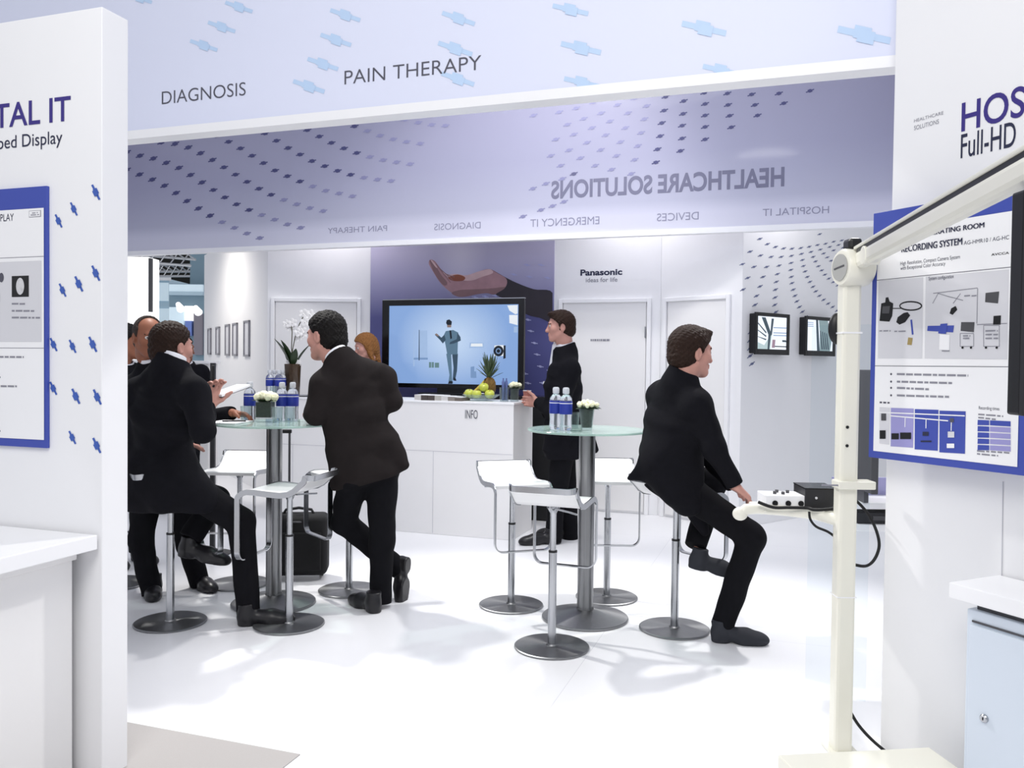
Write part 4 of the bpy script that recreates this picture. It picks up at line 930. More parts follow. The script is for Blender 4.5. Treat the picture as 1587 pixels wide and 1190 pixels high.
for k, (dx, dyy) in enumerate([(-.07, .03), (-.05, .06)]):
    t = thing('banana', ['banana leaning on the pineapple at the front of the fruit bowl', 'banana leaning on the pineapple at the back of the fruit bowl'][k], 'banana', fb+UX*dx+VX*dyy+ZX*.05, 0, 'bananas in the fruit bowl')
    pts = [UX*(-.105+.19*f)+ZX*(.012+.115*f-.05*math.sin(math.pi*f)) for f in [i/10 for i in range(11)]]
    MB().tube(pts, [.006, .012, .016, .018, .019, .019, .018, .017, .014, .009, .005], 10).build('fruit', M_BAN, t, smooth=60); MB().tube([pts[-1], pts[-1]+UX*.012+ZX*.016], .005, 8).build('stem', M_STALK, t)
pp = fb+UX*.045+VX*.075+ZX*.04; t = thing('pineapple', 'pineapple with spiky green crown standing in the fruit bowl', 'pineapple', pp)
prof = [(.001, 0), (.035, .006), (.055, .04), (.060, .08), (.056, .12), (.042, .15), (.02, .165), (.001, .168)]
MB().lathe(prof, n=24, cap=False).build('fruit', mat('pineapple_skin', '7d5f2a', .7, var=.5, vscale=50, bump=1., bscale=60), t, smooth=60)
m = MB(); rnd = random.Random(9)
for k in range(34):
    a = k*2.4; tl_ = .5+k*.09; leaf(m, (.014*math.cos(a), .014*math.sin(a), .155+k*.0012), (math.cos(a), math.sin(a), tl_), .11+.075*k/34+.02*rnd.random(), .022, bend=-.06+.2*rnd.random()*(1-k/34))
m.build('crown', mat('pineapple_leaf', '46583c', .5, var=.35, vscale=40), t, smooth=60)
cu = oncounter(817, .44); t = thing('takeaway_cup', 'paper cup in the hand of the man beside the info counter', 'cup', cu)
MB().lathe([(0, .001), (.026, .001), (.036, .088), (.034, .088), (.025, .004), (0, .004)], n=24, cap=False).build('cup', mat('printed_paper_cup', 'a9695e', .6, var=.25, vscale=50), t, smooth=50); MB().lathe([(.0345, .086), (.038, .088), (.038, .091), (.0345, .091)], n=24).build('rim', M_PAPER, t, smooth=50)
pe = MB(); p0 = sbp+UX*(-.38)+VX*(-.13)+ZX*1.186; pe.cyl(p0-UX*.09, p0+UX*.09, .006, n=10); o = pe.build('pen', M_PAPER, None, smooth=40); prop(o, 'white pen lying on the black sideboard below the television', 'pen')

# left table papers
p = on(TZ, 355, 655.5); t = thing('booklet', 'open white booklet on the left glass table', 'booklet', p+ZX*.001, -.1)
MB().box((0, 0, .004), (.19, .26, .008)).build('pages', M_PAPER, t); MB().box((0, 0, .0085), (.003, .26, .001)).build('fold', M_INKL, t)
o = MB().cyl((0, 0, 0), (.13, .03, 0), .0045, n=10).build('pen', M_BLACK, None, smooth=40); o.location = p+Vector((-.03, -.03, .0145)); prop(o, 'black pen on the open white booklet', 'pen')

# slim black post
p = atz(330, 800, 0); p = at(330, 640, 6.3); p.z = 0; t = thing('slim_post', 'slim black post rising behind the hand of the seated man at the left', 'post', p)
MB().lathe([(0, 0), (.14, 0), (.14, .008), (.02, .014), (0, .014)], n=28, cap=False).build('foot', M_BLACK, t, smooth=40); MB().box((0, 0, .735), (.034, .034, 1.44)).build('post', mat('dark_grey_metal', '38383a', .5, .3), t, bevel=.003)

# rolling laptop case
p = at(463, 800, 5.62); p.z = 0; t = thing('rolling_case', 'black rolling laptop case standing behind the left glass table', 'case', p, .12)
b = MB().box((0, 0, .235), (.40, .20, .41)).build('shell', mat('black_nylon', '141416', .8, var=.2, bump=.3, bscale=300), t); md = b.modifiers.new('b', 'BEVEL'); md.width = .045; md.segments = 5
for p_ in b.data.polygons: p_.use_smooth = True
MB().box((0, -.105, .2), (.32, .02, .26)).build('front_pocket', mat('black_nylon', '141416'), t, bevel=.009)
MB().tube([(-.19, -.03, .385), (0, -.107, .40), (.19, -.03, .385)], .006, 8).build('zip', M_DKGREY, t)
MB().tube([(-.10, 0, .437), (-.085, 0, .465), (0, 0, .478), (.085, 0, .465), (.10, 0, .437)], .010, 8).build('carry_handle', M_BLACK, t, smooth=60)
for x in (-.15, .15): MB().cyl((x-.012, .05, .028), (x+.012, .05, .028), .027).build('wheel', M_RUBBER, t, smooth=40)
pull = MB(); pull.box((-.075, .08, .71), (.014, .014, .56)); pull.build('pull_tube', M_DKGREY, t)
MB().box((-.098, .08, .992), (.075, .028, .026)).build('pull_grip', M_BLACK, t, bevel=.006)

# ------------------------------------------------------------------ monitor stand with cream arm
sp_ = at(1302, 1160, 3.15); sp_.z = 0
ms = thing('monitor_stand', 'cream floor stand with a slanting spring arm beside the operating room poster', 'stand', sp_)
def wm(mb_, name, m, par=ms, **k): return mb_.build(name, m, par, True, **k)
wm(MB().box(sp_+ZX*.9, (.07, .07, 1.8)), 'pole', M_CREAM, bevel=.012)
wm(MB().box(sp_+ZX*.006, (.11, .11, .012)), 'foot_plate', M_CREAM, bevel=.004)
for z_ in (1.245, 1.175): wm(MB().cyl(sp_+Vector((-.012, -.0352, z_)), sp_+Vector((-.012, -.0375, z_)), .006, n=12), 'bolt', M_BLACK)
wm(MB().box(sp_+ZX*1.60, (.074, .074, .006)), 'pole_joint', M_TRIM); wm(MB().box(sp_+ZX*.60, (.073, .073, .004)), 'pole_joint', M_TRIM)
jc = at(1320, 415, 3.13); ax = Vector((-.985, -.17, 0))
jt = wm(MB().lathe([(0, -.06), (.066, -.06), (.070, -.05), (.070, .035), (.064, .045), (.052, .047), (0, .047)], jc, 36, ax, cap=False), 'arm_joint', M_CREAM, smooth=35)
wm(MB().lathe([(0, .047), (.05, .047), (.05, .051), (0, .052)], jc, 32, ax, cap=False), 'joint_cap', mat('grey_cap', 'a9a9a6', .5), jt, smooth=35)
wm(MB().box(jc+ax*.0525, (.002, .066, .006), M=Matrix((ax, Vector((.17, -.985, .12)).normalized(), ax.cross(Vector((.17, -.985, .12)).normalized()))).transposed()), 'cap_slot', M_DKGREY, jt)
wm(MB().box(jc+Vector((.005, .01, .088)), (.05, .07, .045)), 'hinge_cover', M_BLACK, bevel=.012)
a0 = jc+Vector((.02, .0, .02)); a1 = at(1650, 236, 1.72)
wm(MB().bar(a0, a1, .052, .06), 'spring_arm', M_CREAM, bevel=.016)
dv = (a1-a0).normalized(); sdv = dv.cross(ZX).normalized(); upv = sdv.cross(dv)
wm(MB().bar(a0+upv*.034+dv*.06, a1+upv*.034, .040, .016), 'cable_channel', M_BLACK)
wm(MB().bar(a0+upv*.047+dv*.04, a1+upv*.047, .052, .012), 'channel_cover', M_CREAM, bevel=.004)
mid_ = a0+dv*.16; wm(MB().cyl(mid_-sdv*.0285, mid_+sdv*.0285, .034), 'arm_pivot', M_CREAM, smooth=40, bevel=.003)
wm(MB().ball(at(1302, 508, 3.14)+Vector((.012, .055, 0)), (.036, .02, .062), 14), 'rear_knob', M_BLACK, smooth=60)
# crossbar and instrument tray on the stand
cbz = at(1312, 751, 3.12).z
wm(MB().box(Vector((sp_.x+.022, sp_.y-.02, cbz)), (.14, .075, .030)), 'clamp_bar', M_CREAM, bevel=.004)
wm(MB().box(Vector((sp_.x-.075, sp_.y-.05, cbz+.0)), (.07, .003, .006)), 'clamp_label', M_INKL)
tz = at(1200, 797, 3.25).z
arm_pts = [at(1147, 797, 3.28), at(1156, 789, 3.28), at(1175, 788, 3.28), at(1215, 791, 3.27), at(1260, 796, 3.24), at(1300, 806, 3.17)]
wm(MB().tube(arm_pts, [.023, .022, .021, .021, .022, .024], 14), 'tray_arm', M_CREAM, smooth=60); wm(MB().ball(at(1147, 796, 3.28), (.030, .026, .027), 12), 'arm_end', M_CREAM, smooth=60)
trz = at(1215, 788, 3.3).z
tpl = Vector((at(1215, 788, 3.32).x+.02, 3.33, trz))
wm(MB().box(tpl+Vector((.06, .03, -.006)), (.36, .22, .012)), 'tray', M_CREAM, bevel=.005)
p = at(1214, 787, 3.27); p.z = trz+.0; t = thing('control_box', 'small white control box with knobs on the tray of the cream stand', 'control box', p+Vector((.008, .06, 0)), -.02)
MB().box((0, 0, .029), (.155, .12, .056)).build('case', M_TRIM, t, bevel=.003)
for k, x in enumerate((-.052, .0, .05)):
    MB().lathe([(0, 0), (.011, 0), (.011, .004), (.006, .004), (.006, .010), (0, .010)], (x+.012, -.06, .026), 16, (0, -1, 0), cap=False).build('socket', M_BLACK, t, smooth=40)
for x, y in [(-.03, -.02), (0.0, -.03), (-.01, .02), (.03, .01)]: MB().cyl((x, y, .057), (x, y, .068), .007, n=14).build('knob', M_DKGREY, t, smooth=40)
p = at(1275, 790, 3.24); t = thing('power_unit', 'black electronic unit beside the small white control box', 'device', Vector((p.x+.005, 3.34, trz)), -.05)
MB().box((0, 0, .043), (.125, .16, .085)).build('case', mat('black_metal_case', '232327', .45), t, bevel=.003); MB().box((0, 0, .0865), (.127, .162, .004)).build('lid', mat('black_gloss', '0e0e11', .25), t); MB().cyl((-.02, -.081, .05), (-.02, -.084, .05), .005, n=12).build('indicator', M_PGREY, t)
def cable(pts, r, label):
    P_ = [Vector(p) for p in pts]; out = []
    for i in range(len(P_)-1):
        a = P_[max(i-1, 0)]; b = P_[i]; c_ = P_[i+1]; d = P_[min(i+2, len(P_)-1)]
        for k in range(6):
            f = k/6; out.append(.5*((2*b)+(c_-a)*f+(2*a-5*b+4*c_-d)*f*f+(3*b-a-3*c_+d)*f**3))
    out.append(P_[-1]); o = MB().tube(out, r, 8).build('cable', M_RUBBER, None, smooth=60); return prop(o, label, 'cable')
cable([at(1175, 778, 3.235), at(1198, 786, 3.225), at(1222, 786.5, 3.22), at(1250, 787, 3.22), at(1262, 790, 3.2), at(1285, 789, 3.2), at(1296, 786, 3.22)], .0065, 'black cable lying along the front of the white control box')
cable([at(1254, 793, 3.2), at(1256, 805, 3.19), at(1265, 816, 3.19), at(1283, 824, 3.18), at(1296, 834, 3.195), at(1305, 845, 3.215)], .005, 'black cable hanging down left of the cream pole')
cable([at(1318, 772, 3.21), at(1328, 777, 3.22), at(1345, 796, 3.22), at(1358, 822, 3.22), at(1362.5, 846, 3.22), at(1355, 867, 3.21), at(1342, 877, 3.2), at(1324, 875, 3.19), at(1312, 872, 3.19)], .006, 'black cable looping out right of the cream pole')
cable([at(1312, 1092, 3.19), at(1318, 1103, 3.19), at(1331, 1124, 3.18), at(1352, 1147, 3.14), atz(1380, 1170, .008), atz(1396, 1178, .008)], .006, 'black cable running from the cream pole down to the white wall')
# plinth
q = [atz(1205, 1169, .15), atz(1440, 1157, .15), atz(1487, 1190, .15)]; e = q[2]-q[1]; e.normalize(); q3 = q[1]+e*.17; q4 = q[0]+e*.17
o = MB().prism([(v.x, v.y) for v in (q4, q3, q[1], q[0])], 0, .15).build('plinth', M_CREAM, None, bevel=.006); prop(o, 'low cream plinth on the floor in front of the cream pole', 'plinth')
# monitor held by the arm
mo = at(1563, 470, 1.875); mt = at(1566, 288, 1.80).z; mb0 = at(1562, 645, 1.80).z
t = thing('monitor', 'black framed monitor cut by the right edge, hanging from the cream arm', 'monitor', Vector((mo.x+.2, 1.83, mb0)))
MB().box((0.0, .02, (mt-mb0)/2), (.40, .05, mt-mb0)).build('housing', M_BLACK, t, bevel=.006)
fr = MB(); hh_ = mt-mb0
for cx, cz_, wx, wz in [(-.185, hh_/2, .032, hh_), (.185, hh_/2, .032, hh_), (0, .02, .34, .04), (0, hh_-.018, .34, .036)]: fr.box((cx, -.012, cz_), (wx, .016, wz))
fr.build('bezel', mat('black_matte_bezel', '26262a', .6), t, bevel=.003); MB().box((0, -.0055, hh_/2), (.335, .003, hh_-.07)).build('screen', mat('dark_screen', '0c0d12', .12), t)
MB().cyl((.05, .05, hh_-.1), (.05, .05, hh_+.06), .018).build('hanger', M_CREAM, t, smooth=40)

# things behind the pole
bl = at(1322, 751, 3.95); br = at(1361, 771, 3.62); ztop = at(1361, 573, 3.62).z; d = (br-bl); d.z = 0; d.normalize(); n_ = Vector((-d.y, d.x, 0)); L_ = (Vector((br.x, br.y, 0))-Vector((bl.x, bl.y, 0))).length
t = thing('flat_screen', 'dark grey flat screen seen edge on behind the cream pole', 'screen', Vector((br.x, br.y, .87))-d*L_/2)
Md = Matrix((d, n_, ZX)).transposed(); ctr = Vector(((bl.x+br.x)/2, (bl.y+br.y)/2, 0))
MB().box(ctr-n_*.015+ZX*((ztop+.915)/2), (L_, .03, ztop-.915), M=Md).build('housing', M_DKGREY, t, True, bevel=.004); MB().box(ctr+n_*.0005+ZX*((ztop+.915)/2), (L_-.04, .004, ztop-.955), M=Md).build('screen', mat('dark_screen', '0c0d12', .12), t, True)
MB().box(ctr-n_*.015+ZX*.8885, (.12, .02, .055), M=Md).build('stand', M_DKGREY, t, True)
cx0 = 1.55; t = thing('equipment_cart', 'white equipment cart with lavender back behind the cream pole', 'cart', Vector((cx0+.4, 3.87, 0)))
for z_, nm in ((.845, 'shelf'), (.745, 'shelf')): MB().box((0, 0, z_), (.8, .26, .03)).build(nm, M_TRIM, t, bevel=.004)
MB().box((.2, 0, .37), (.30, .2, .72)).build('pedestal', M_TRIM, t, bevel=.004); MB().box((.2, 0, .015), (.42, .3, .03)).build('foot', M_TRIM, t, bevel=.004)
MB().box((.0, .12, .90), (.8, .012, .085)).build('back_board', M_LAV, t)
t = thing('recorder', 'flat black recorder on the shelf of the cart behind the pole', 'device', Vector((cx0+.25, 3.87, .7605)))
MB().box((0, 0, .026), (.44, .22, .05)).build('case', mat('black_metal_case', '232327', .45), t, bevel=.003); MB().box((-.10, -.111, .026), (.1, .003, .02)).build('front_panel', M_DKGREY, t)
# clear acrylic sheet
p0 = atz(1248, 1064, 0); p1 = at(1345, 900, 3.62); p1.z = 0; d = (p1-p0); L_ = d.length; d.normalize(); mA = Matrix((d, Vector((-d.y, d.x, 0)), ZX)).transposed()
t = thing('acrylic_sheet', 'clear acrylic sheet standing on the floor behind the cream pole', 'sheet', (p0+p1)/2)
MB().box((p0+p1)/2+ZX*.83, (L_, .006, 1.66), M=mA).build('sheet', M_SHEET, t, True)

# ------------------------------------------------------------------ the hall beyond the left gap
def hall(name, label, cat, Y, rect, m, depth=.4, parts=()):
    (xa, ya), (xb, yb) = rect; a = at(xa, yb, Y); b = at(xb, ya, Y); z0 = 0.0
    t = thing(name, label, cat, Vector(((a.x+b.x)/2, Y, z0)))
    MB().box(((a.x+b.x)/2, Y+depth/2, (z0+b.z)/2), (b.x-a.x, depth, b.z-z0)).build('body', m, t, True, bevel=.01)
    for nm, (pxa, pya), (pxb, pyb), pm, off in parts:
        a2 = at(pxa, pyb, Y-off); b2 = at(pxb, pya, Y-off); MB().box(((a2.x+b2.x)/2, Y-off/2, (a2.z+b2.z)/2), (abs(b2.x-a2.x), off, abs(b2.z-a2.z))).build(nm, pm, t, True)
    return t
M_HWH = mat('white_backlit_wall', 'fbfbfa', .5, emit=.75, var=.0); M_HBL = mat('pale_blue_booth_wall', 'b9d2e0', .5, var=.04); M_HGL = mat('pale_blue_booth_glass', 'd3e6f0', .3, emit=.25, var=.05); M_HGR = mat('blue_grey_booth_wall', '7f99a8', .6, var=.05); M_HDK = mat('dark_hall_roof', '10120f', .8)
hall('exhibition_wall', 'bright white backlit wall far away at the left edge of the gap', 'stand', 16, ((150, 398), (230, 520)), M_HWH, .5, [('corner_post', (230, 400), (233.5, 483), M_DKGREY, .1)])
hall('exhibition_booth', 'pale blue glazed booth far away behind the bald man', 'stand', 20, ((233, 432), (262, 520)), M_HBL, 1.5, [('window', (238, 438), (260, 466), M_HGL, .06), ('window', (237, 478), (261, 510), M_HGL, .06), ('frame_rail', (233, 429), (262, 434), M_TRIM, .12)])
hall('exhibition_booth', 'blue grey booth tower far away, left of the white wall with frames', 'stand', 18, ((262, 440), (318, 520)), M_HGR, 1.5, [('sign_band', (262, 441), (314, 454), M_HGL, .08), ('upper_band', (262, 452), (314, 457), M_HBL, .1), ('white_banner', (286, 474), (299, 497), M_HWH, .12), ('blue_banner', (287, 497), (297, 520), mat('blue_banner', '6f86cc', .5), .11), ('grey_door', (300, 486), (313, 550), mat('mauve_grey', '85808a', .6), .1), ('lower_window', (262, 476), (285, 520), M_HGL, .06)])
hall('tall_column', 'tall blue grey column far away beside the white wall with frames', 'column', 18.4, ((294, 388), (322, 520)), M_HGR, .6)
hall('roof_panel', 'black roof screen of the hall above the distant booths', 'roof', 24, ((200, 388), (300, 424)), M_HDK, .6)
def truss(label, a, b, hgt):
    a, b = Vector(a), Vector(b); t = thing('lighting_truss', label, 'truss', (a+b)/2); d = (b-a); n = 6
    for o_ in (Vector((0, 0, 0)), Vector((0, 0, hgt)), Vector((0, hgt*.8, hgt*.5))): MB().cyl(a+o_, b+o_, .026, n=10).build('chord', M_CHROME, t, True, smooth=40)
    m = MB()
    for i in range(n): p = a+d*i/n; q_ = a+d*(i+1)/n; m.cyl(p, q_+Vector((0, 0, hgt)), .014, n=8); m.cyl(p+Vector((0, 0, hgt)), q_+Vector((0, hgt*.8, hgt*.5)), .014, n=8)
    m.build('bracing', M_CHROME, t, True); return t
truss('silver lighting truss across the dark roof far away', at(198, 404, 17.2), at(296, 412, 17.2), .32)
truss('silver lighting truss over the pale blue booth far away', at(232, 428, 19.2), at(296, 428, 19.2), .26)
ls = None
for x, y, lab in [(276, 471, 'left white spotlight on the distant blue grey booth'), (303, 476, 'right white spotlight on the distant blue grey booth')]:
    t = thing('spotlight_fixture', lab, 'lamp', at(x, y, 17.6), group='distant spotlights')
    MB().lathe([(0, 0), (.05, 0), (.085, .22), (0, .22)], n=16, axis=(.5, -.6, -.5), cap=False).build('shade', M_HWH, t, smooth=40); MB().bar((0, 0, 0), (-.15, .3, .05), .03, .03).build('bracket', M_CHROME, t)
# back bar with glasses, left of the frames wall
bb = at(318, 559, 8.6); bz_ = bb.z
t = thing('back_bar', 'white serving bar in front of the wall with thin frames', 'bar', Vector((bb.x-.6, 8.75, 0)))
MB().box((bb.x-.62, 8.8, bz_-.015), (1.3, .35, .03)).build('bar_top', M_TRIM, t, True, bevel=.003); MB().box((bb.x-.62, 8.82, (bz_-.03)/2), (1.24, .28, bz_-.03)).build('bar_front', M_WALLN, t, True)

# ------------------------------------------------------------------ people: smooth bodies grown from joints (distance field + surface nets)
def nrm(v):
    v = np.asarray(v, float); return v/np.linalg.norm(v)
class SDF:
    def __init__(s, res): s.res = res; s.ops = []
    def add(s, fn, lo, hi, k=.02, op='u'): s.ops.append((fn, np.asarray(lo, float), np.asarray(hi, float), k, op)); return s
    def cone(s, a, b, r1, r2, k=.02, op='u', flat_b=False, sq=None):
        a = np.asarray(a, float); b = np.asarray(b, float); d = b-a; L = np.linalg.norm(d); u = d/L; R = max(r1, r2)
        def fn(P):
            q = P-a; t = q@u; tc = np.clip(t/L, 0, 1); c = q-np.outer(np.clip(t, 0, L if not flat_b else 1e9), u)
            if sq is not None:
                ax, f = sq; e = c@ax; c = c+np.outer(e*(1/f-1), ax)
            r = r1+(r2-r1)*tc; dd = np.sqrt((c*c).sum(1))-r
            if sq is not None: dd = dd*min(1, sq[1]) if sq[1] < 1 else dd
            return np.maximum(dd, t-L) if flat_b else dd
        return s.add(fn, np.minimum(a, b)-R*1.5, np.maximum(a, b)+R*1.5, k, op)
    def ell(s, c, rad, M=None, k=.02, op='u'):
        c = np.asarray(c, float); rad = np.asarray(rad, float); M = np.eye(3) if M is None else M   # rows of M: local axes
        def fn(P):
            q = (P-c)@M.T; k0 = np.sqrt(((q/rad)**2).sum(1)); k1 = np.sqrt(((q/rad**2)**2).sum(1))+1e-9; return k0*(k0-1)/k1
        R = max(rad); return s.add(fn, c-R, c+R, k, op)
    def loft(s, secs, right, k=.03, capf=.5, fwd=None):
        """secs: (centre, half width, half depth)"""
        for (c0, a0, b0), (c1, a1, b1) in zip(secs, secs[1:]):
            c0 = np.asarray(c0, float); c1 = np.asarray(c1, float); d = c1-c0; L = np.linalg.norm(d); u = d/L
            x = nrm(right-u*np.dot(right, u)); y = np.cross(u, x); R = max(a0, a1)
            def fn(P, c0=c0, u=u, L=L, x=x, y=y, a0=a0, a1=a1, b0=b0, b1=b1):
                q = P-c0; t = np.clip(q@u/L, 0, 1); a = a0+(a1-a0)*t; b = b0+(b1-b0)*t; e = q-np.outer(t*L, u)
                m = np.minimum(a, b); rr = np.sqrt((e@x/a)**2+(e@y/b)**2+(e@u/(m*capf))**2); return (rr-1)*m*.8
            s.add(fn, np.minimum(c0, c1)-R, np.maximum(c0, c1)+R, k)
        return s
    def cut(s, fn, lo, hi, k=.01): return s.add(fn, lo, hi, k, 'i')
    def mesh(s, name, m, parent, wob=0., wf=30., seed=0, post=None):
        res = s.res; pad = 3*res
        un = [o for o in s.ops if o[4] == 'u']
        lo = np.min([o[1] for o in un], 0)-pad; hi = np.max([o[2] for o in un], 0)+pad
        n = np.ceil((hi-lo)/res).astype(int)+1; V = np.full(n, 1.0, np.float32)
        for fn, l, h, k, op in s.ops:
            mg = k+3*res; i0 = np.clip(np.floor((l-mg-lo)/res).astype(int), 0, n); i1 = np.clip(np.ceil((h+mg-lo)/res).astype(int)+1, 0, n)
            if (i1 <= i0).any(): continue
            g = np.stack(np.meshgrid(*[lo[a]+res*np.arange(i0[a], i1[a]) for a in range(3)], indexing='ij'), -1).reshape(-1, 3)
            sl = tuple(slice(i0[a], i1[a]) for a in range(3)); cur = V[sl].reshape(-1).astype(float); d = fn(g)
            if op == 'u':
                hh_ = np.maximum(k-np.abs(cur-d), 0)/k; new = np.minimum(cur, d)-hh_*hh_*k*.25
            elif op == 's':
                d = -d; hh_ = np.maximum(k-np.abs(cur-d), 0)/k; new = np.maximum(cur, d)+hh_*hh_*k*.25
            else:
                hh_ = np.maximum(k-np.abs(cur-d), 0)/k; new = np.maximum(cur, d)+hh_*hh_*k*.25
            V[sl] = new.reshape(V[sl].shape)
        V[0] = V[-1] = 1; V[:, 0] = V[:, -1] = 1; V[:, :, 0] = V[:, :, -1] = 1
        I = V < 0
        cs = np.zeros(np.array(V.shape)-1, np.uint8)
        for dx in (0, 1):
            for dy in (0, 1):
                for dz_ in (0, 1): cs += I[dx:V.shape[0]-1+dx, dy:V.shape[1]-1+dy, dz_:V.shape[2]-1+dz_]
        act = np.argwhere((cs > 0) & (cs < 8)); N = len(act)
        idx = np.full(cs.shape, -1, np.int32); idx[tuple(act.T)] = np.arange(N)
        co = np.array([(i, j, k2) for i in (0, 1) for j in (0, 1) for k2 in (0, 1)]); vals = np.stack([V[tuple((act+c).T)] for c in co], 1)
        acc = np.zeros((N, 3)); cnt = np.zeros(N)
        for a in range(8):
            for b in range(a+1, 8):
                if np.abs(co[a]-co[b]).sum() != 1: continue
                va, vb = vals[:, a], vals[:, b]; m_ = (va < 0) != (vb < 0)
                t = va[m_]/(va[m_]-vb[m_]); acc[m_] += co[a]+t[:, None]*(co[b]-co[a]); cnt[m_] += 1
        vert = lo+res*(act+acc/cnt[:, None]); faces = []
        for ax in range(3):
            o1 = (ax+1) % 3; o2 = (ax+2) % 3
            A = [slice(None)]*3; B = [slice(None)]*3; A[ax] = slice(0, -1); B[ax] = slice(1, None); Ia = I[tuple(A)]; Ib = I[tuple(B)]
            e = np.argwhere(Ia != Ib); e = e[(e[:, o1] > 0) & (e[:, o2] > 0) & (e[:, o1] < cs.shape[o1]) & (e[:, o2] < cs.shape[o2])]
            u1 = np.zeros(3, int); u1[o1] = 1; u2 = np.zeros(3, int); u2[o2] = 1
            q = np.stack([idx[tuple((e-u1-u2).T)], idx[tuple((e-u2).T)], idx[tuple(e.T)], idx[tuple((e-u1).T)]], 1)
            fl = Ib[tuple(e.T)]; q[fl] = q[fl][:, ::-1]; faces.append(q)
        F_ = np.concatenate(faces)
        if wob:
            rs = np.random.RandomState(seed); w_ = rs.uniform(.6, 1.4, (5, 3))*wf*np.where(rs.rand(5, 3) > .5, 1, -1); ph = rs.uniform(0, 6, 5)
            nz = sum(np.sin(vert@w_[i]+ph[i]) for i in range(5))/5
            nr = np.zeros_like(vert); p = vert[F_]; fnr = np.cross(p[:, 2]-p[:, 0], p[:, 3]-p[:, 1])
            for c in range(4): np.add.at(nr, F_[:, c], fnr)
            nr /= np.linalg.norm(nr, axis=1)[:, None]+1e-9; vert = vert+nr*(nz*wob)[:, None]
        me = bpy.data.meshes.new(name); me.vertices.add(N); me.vertices.foreach_set('co', vert.astype(np.float32).ravel())
        me.loops.add(F_.size); me.loops.foreach_set('vertex_index', F_.astype(np.int32).ravel())
        me.polygons.add(len(F_)); me.polygons.foreach_set('loop_start', (np.arange(len(F_))*4).astype(np.int32)); me.polygons.foreach_set('use_smooth', np.ones(len(F_), bool))
        me.update(calc_edges=True); me.validate()
        return link(name, me, m, parent, True)

UPV = np.array([0, 0, 1.])
def hand_prims(S_, w, d, n, t, curl, s=1., thumb=(.6, .7, .25)):
    """w wrist, d towards the knuckles, n out of the palm (fingers curl this way), t towards the thumb side"""
    d = nrm(d); t = nrm(np.asarray(t)-d*np.dot(t, d)); n2 = np.cross(d, t); n = n2 if np.dot(n2, n) > 0 else -n2
    w = np.asarray(w, float)
    for off, L1, c in ((.031, .072, 0), (.010, .080, 1), (-.011, .075, 2), (-.030, .058, 3)):
        kn = w+(d*(.088-.004*abs(c-1))+t*off)*s; S_.cone(w+t*off*.55*s, kn, .017*s, .0125*s, .012*s)
        p = kn; ang = 0.
        for f, r0, r1, cu in ((.45, .0098, .009, curl[c]), (.32, .009, .0083, curl[c]*1.15), (.23, .0083, .0070, curl[c]*.8)):
            ang += cu; q = p+(d*math.cos(ang)+n*math.sin(ang)+t*off*.5*(1 if ang < .4 else 0))*L1*f*s; S_.cone(p, q, r0*s, r1*s, .006*s); p = q
    b = w+(d*.022+t*.022)*s; th = nrm(d*thumb[0]+t*thumb[1]+n*thumb[2]); m1 = b+th*.042*s; th2 = nrm(th+d*.45+n*.25); m2 = m1+th2*.032*s; m3 = m2+nrm(th2+n*.2)*.024*s
    S_.cone(b, m1, .016*s, .0125*s, .014*s); S_.cone(m1, m2, .0115*s, .0105*s, .006*s); S_.cone(m2, m3, .0105*s, .008*s, .006*s)
def head_frame(f, roll=0.):
    f = nrm(f); r = nrm(np.cross(f, UPV)); u = np.cross(r, f); return np.stack([r, f, u])
def head_prims(S_, c, M, s, female=False):
    W = lambda x, y, z: np.asarray(c)+(M.T@np.array([x, y, z]))*s
    E = lambda p, r, k=.02, op='u': S_.ell(W(*p), np.array(r)*s, M, k*s, op)
    K = lambda p, q, r1, r2, k=.015: S_.cone(W(*p), W(*q), r1*s, r2*s, k*s)
    E((0, -.012, .030), (.076, .097, .086)); E((0, .022, -.035), (.060, .068, .075), .03); E((0, .066, -.098), (.027, .022, .020), .03)
    for x in (-1, 1):
        K((x*.055, .0, -.058), (x*.022, .062, -.098), .016, .016, .03); E((x*.042, .058, -.022), (.022, .022, .020), .03)
    K((-.032, .081, .022), (.032, .081, .022), .011, .011, .02)
    for x in (-1, 1): S_.ell(W(x*.032, .098, .003), np.array((.018, .018, .012))*s, M, .012*s, 's'); E((x*.031, .077, .003), (.0135, .0125, .0115), .003)
    K((0, .088, .008), (0, .108, -.034), .008, .0115, .012); E((0, .104, -.037), (.017, .012, .010), .010)
    K((-.020, .088, -.061), (.020, .088, -.061), .0065, .0065, .007); K((-.017, .087, -.073), (.017, .087, -.073), .0075, .0075, .006)
    for x in (-1, 1):
        S_.ell(W(x*.079, -.012, -.010), np.array((.012, .021, .033))*s, M, .006*s); S_.ell(W(x*.089, -.006, -.008), np.array((.008, .012, .020))*s, M, .006*s, 's')
    K((0, -.022, -.05), (0, -.035, -.115), .056 if not female else .048, .057 if not female else .048, .03)
HLZ = [-.13, -.085, -.06, -.04, -.01, .02, .05, .075, .10, .14]
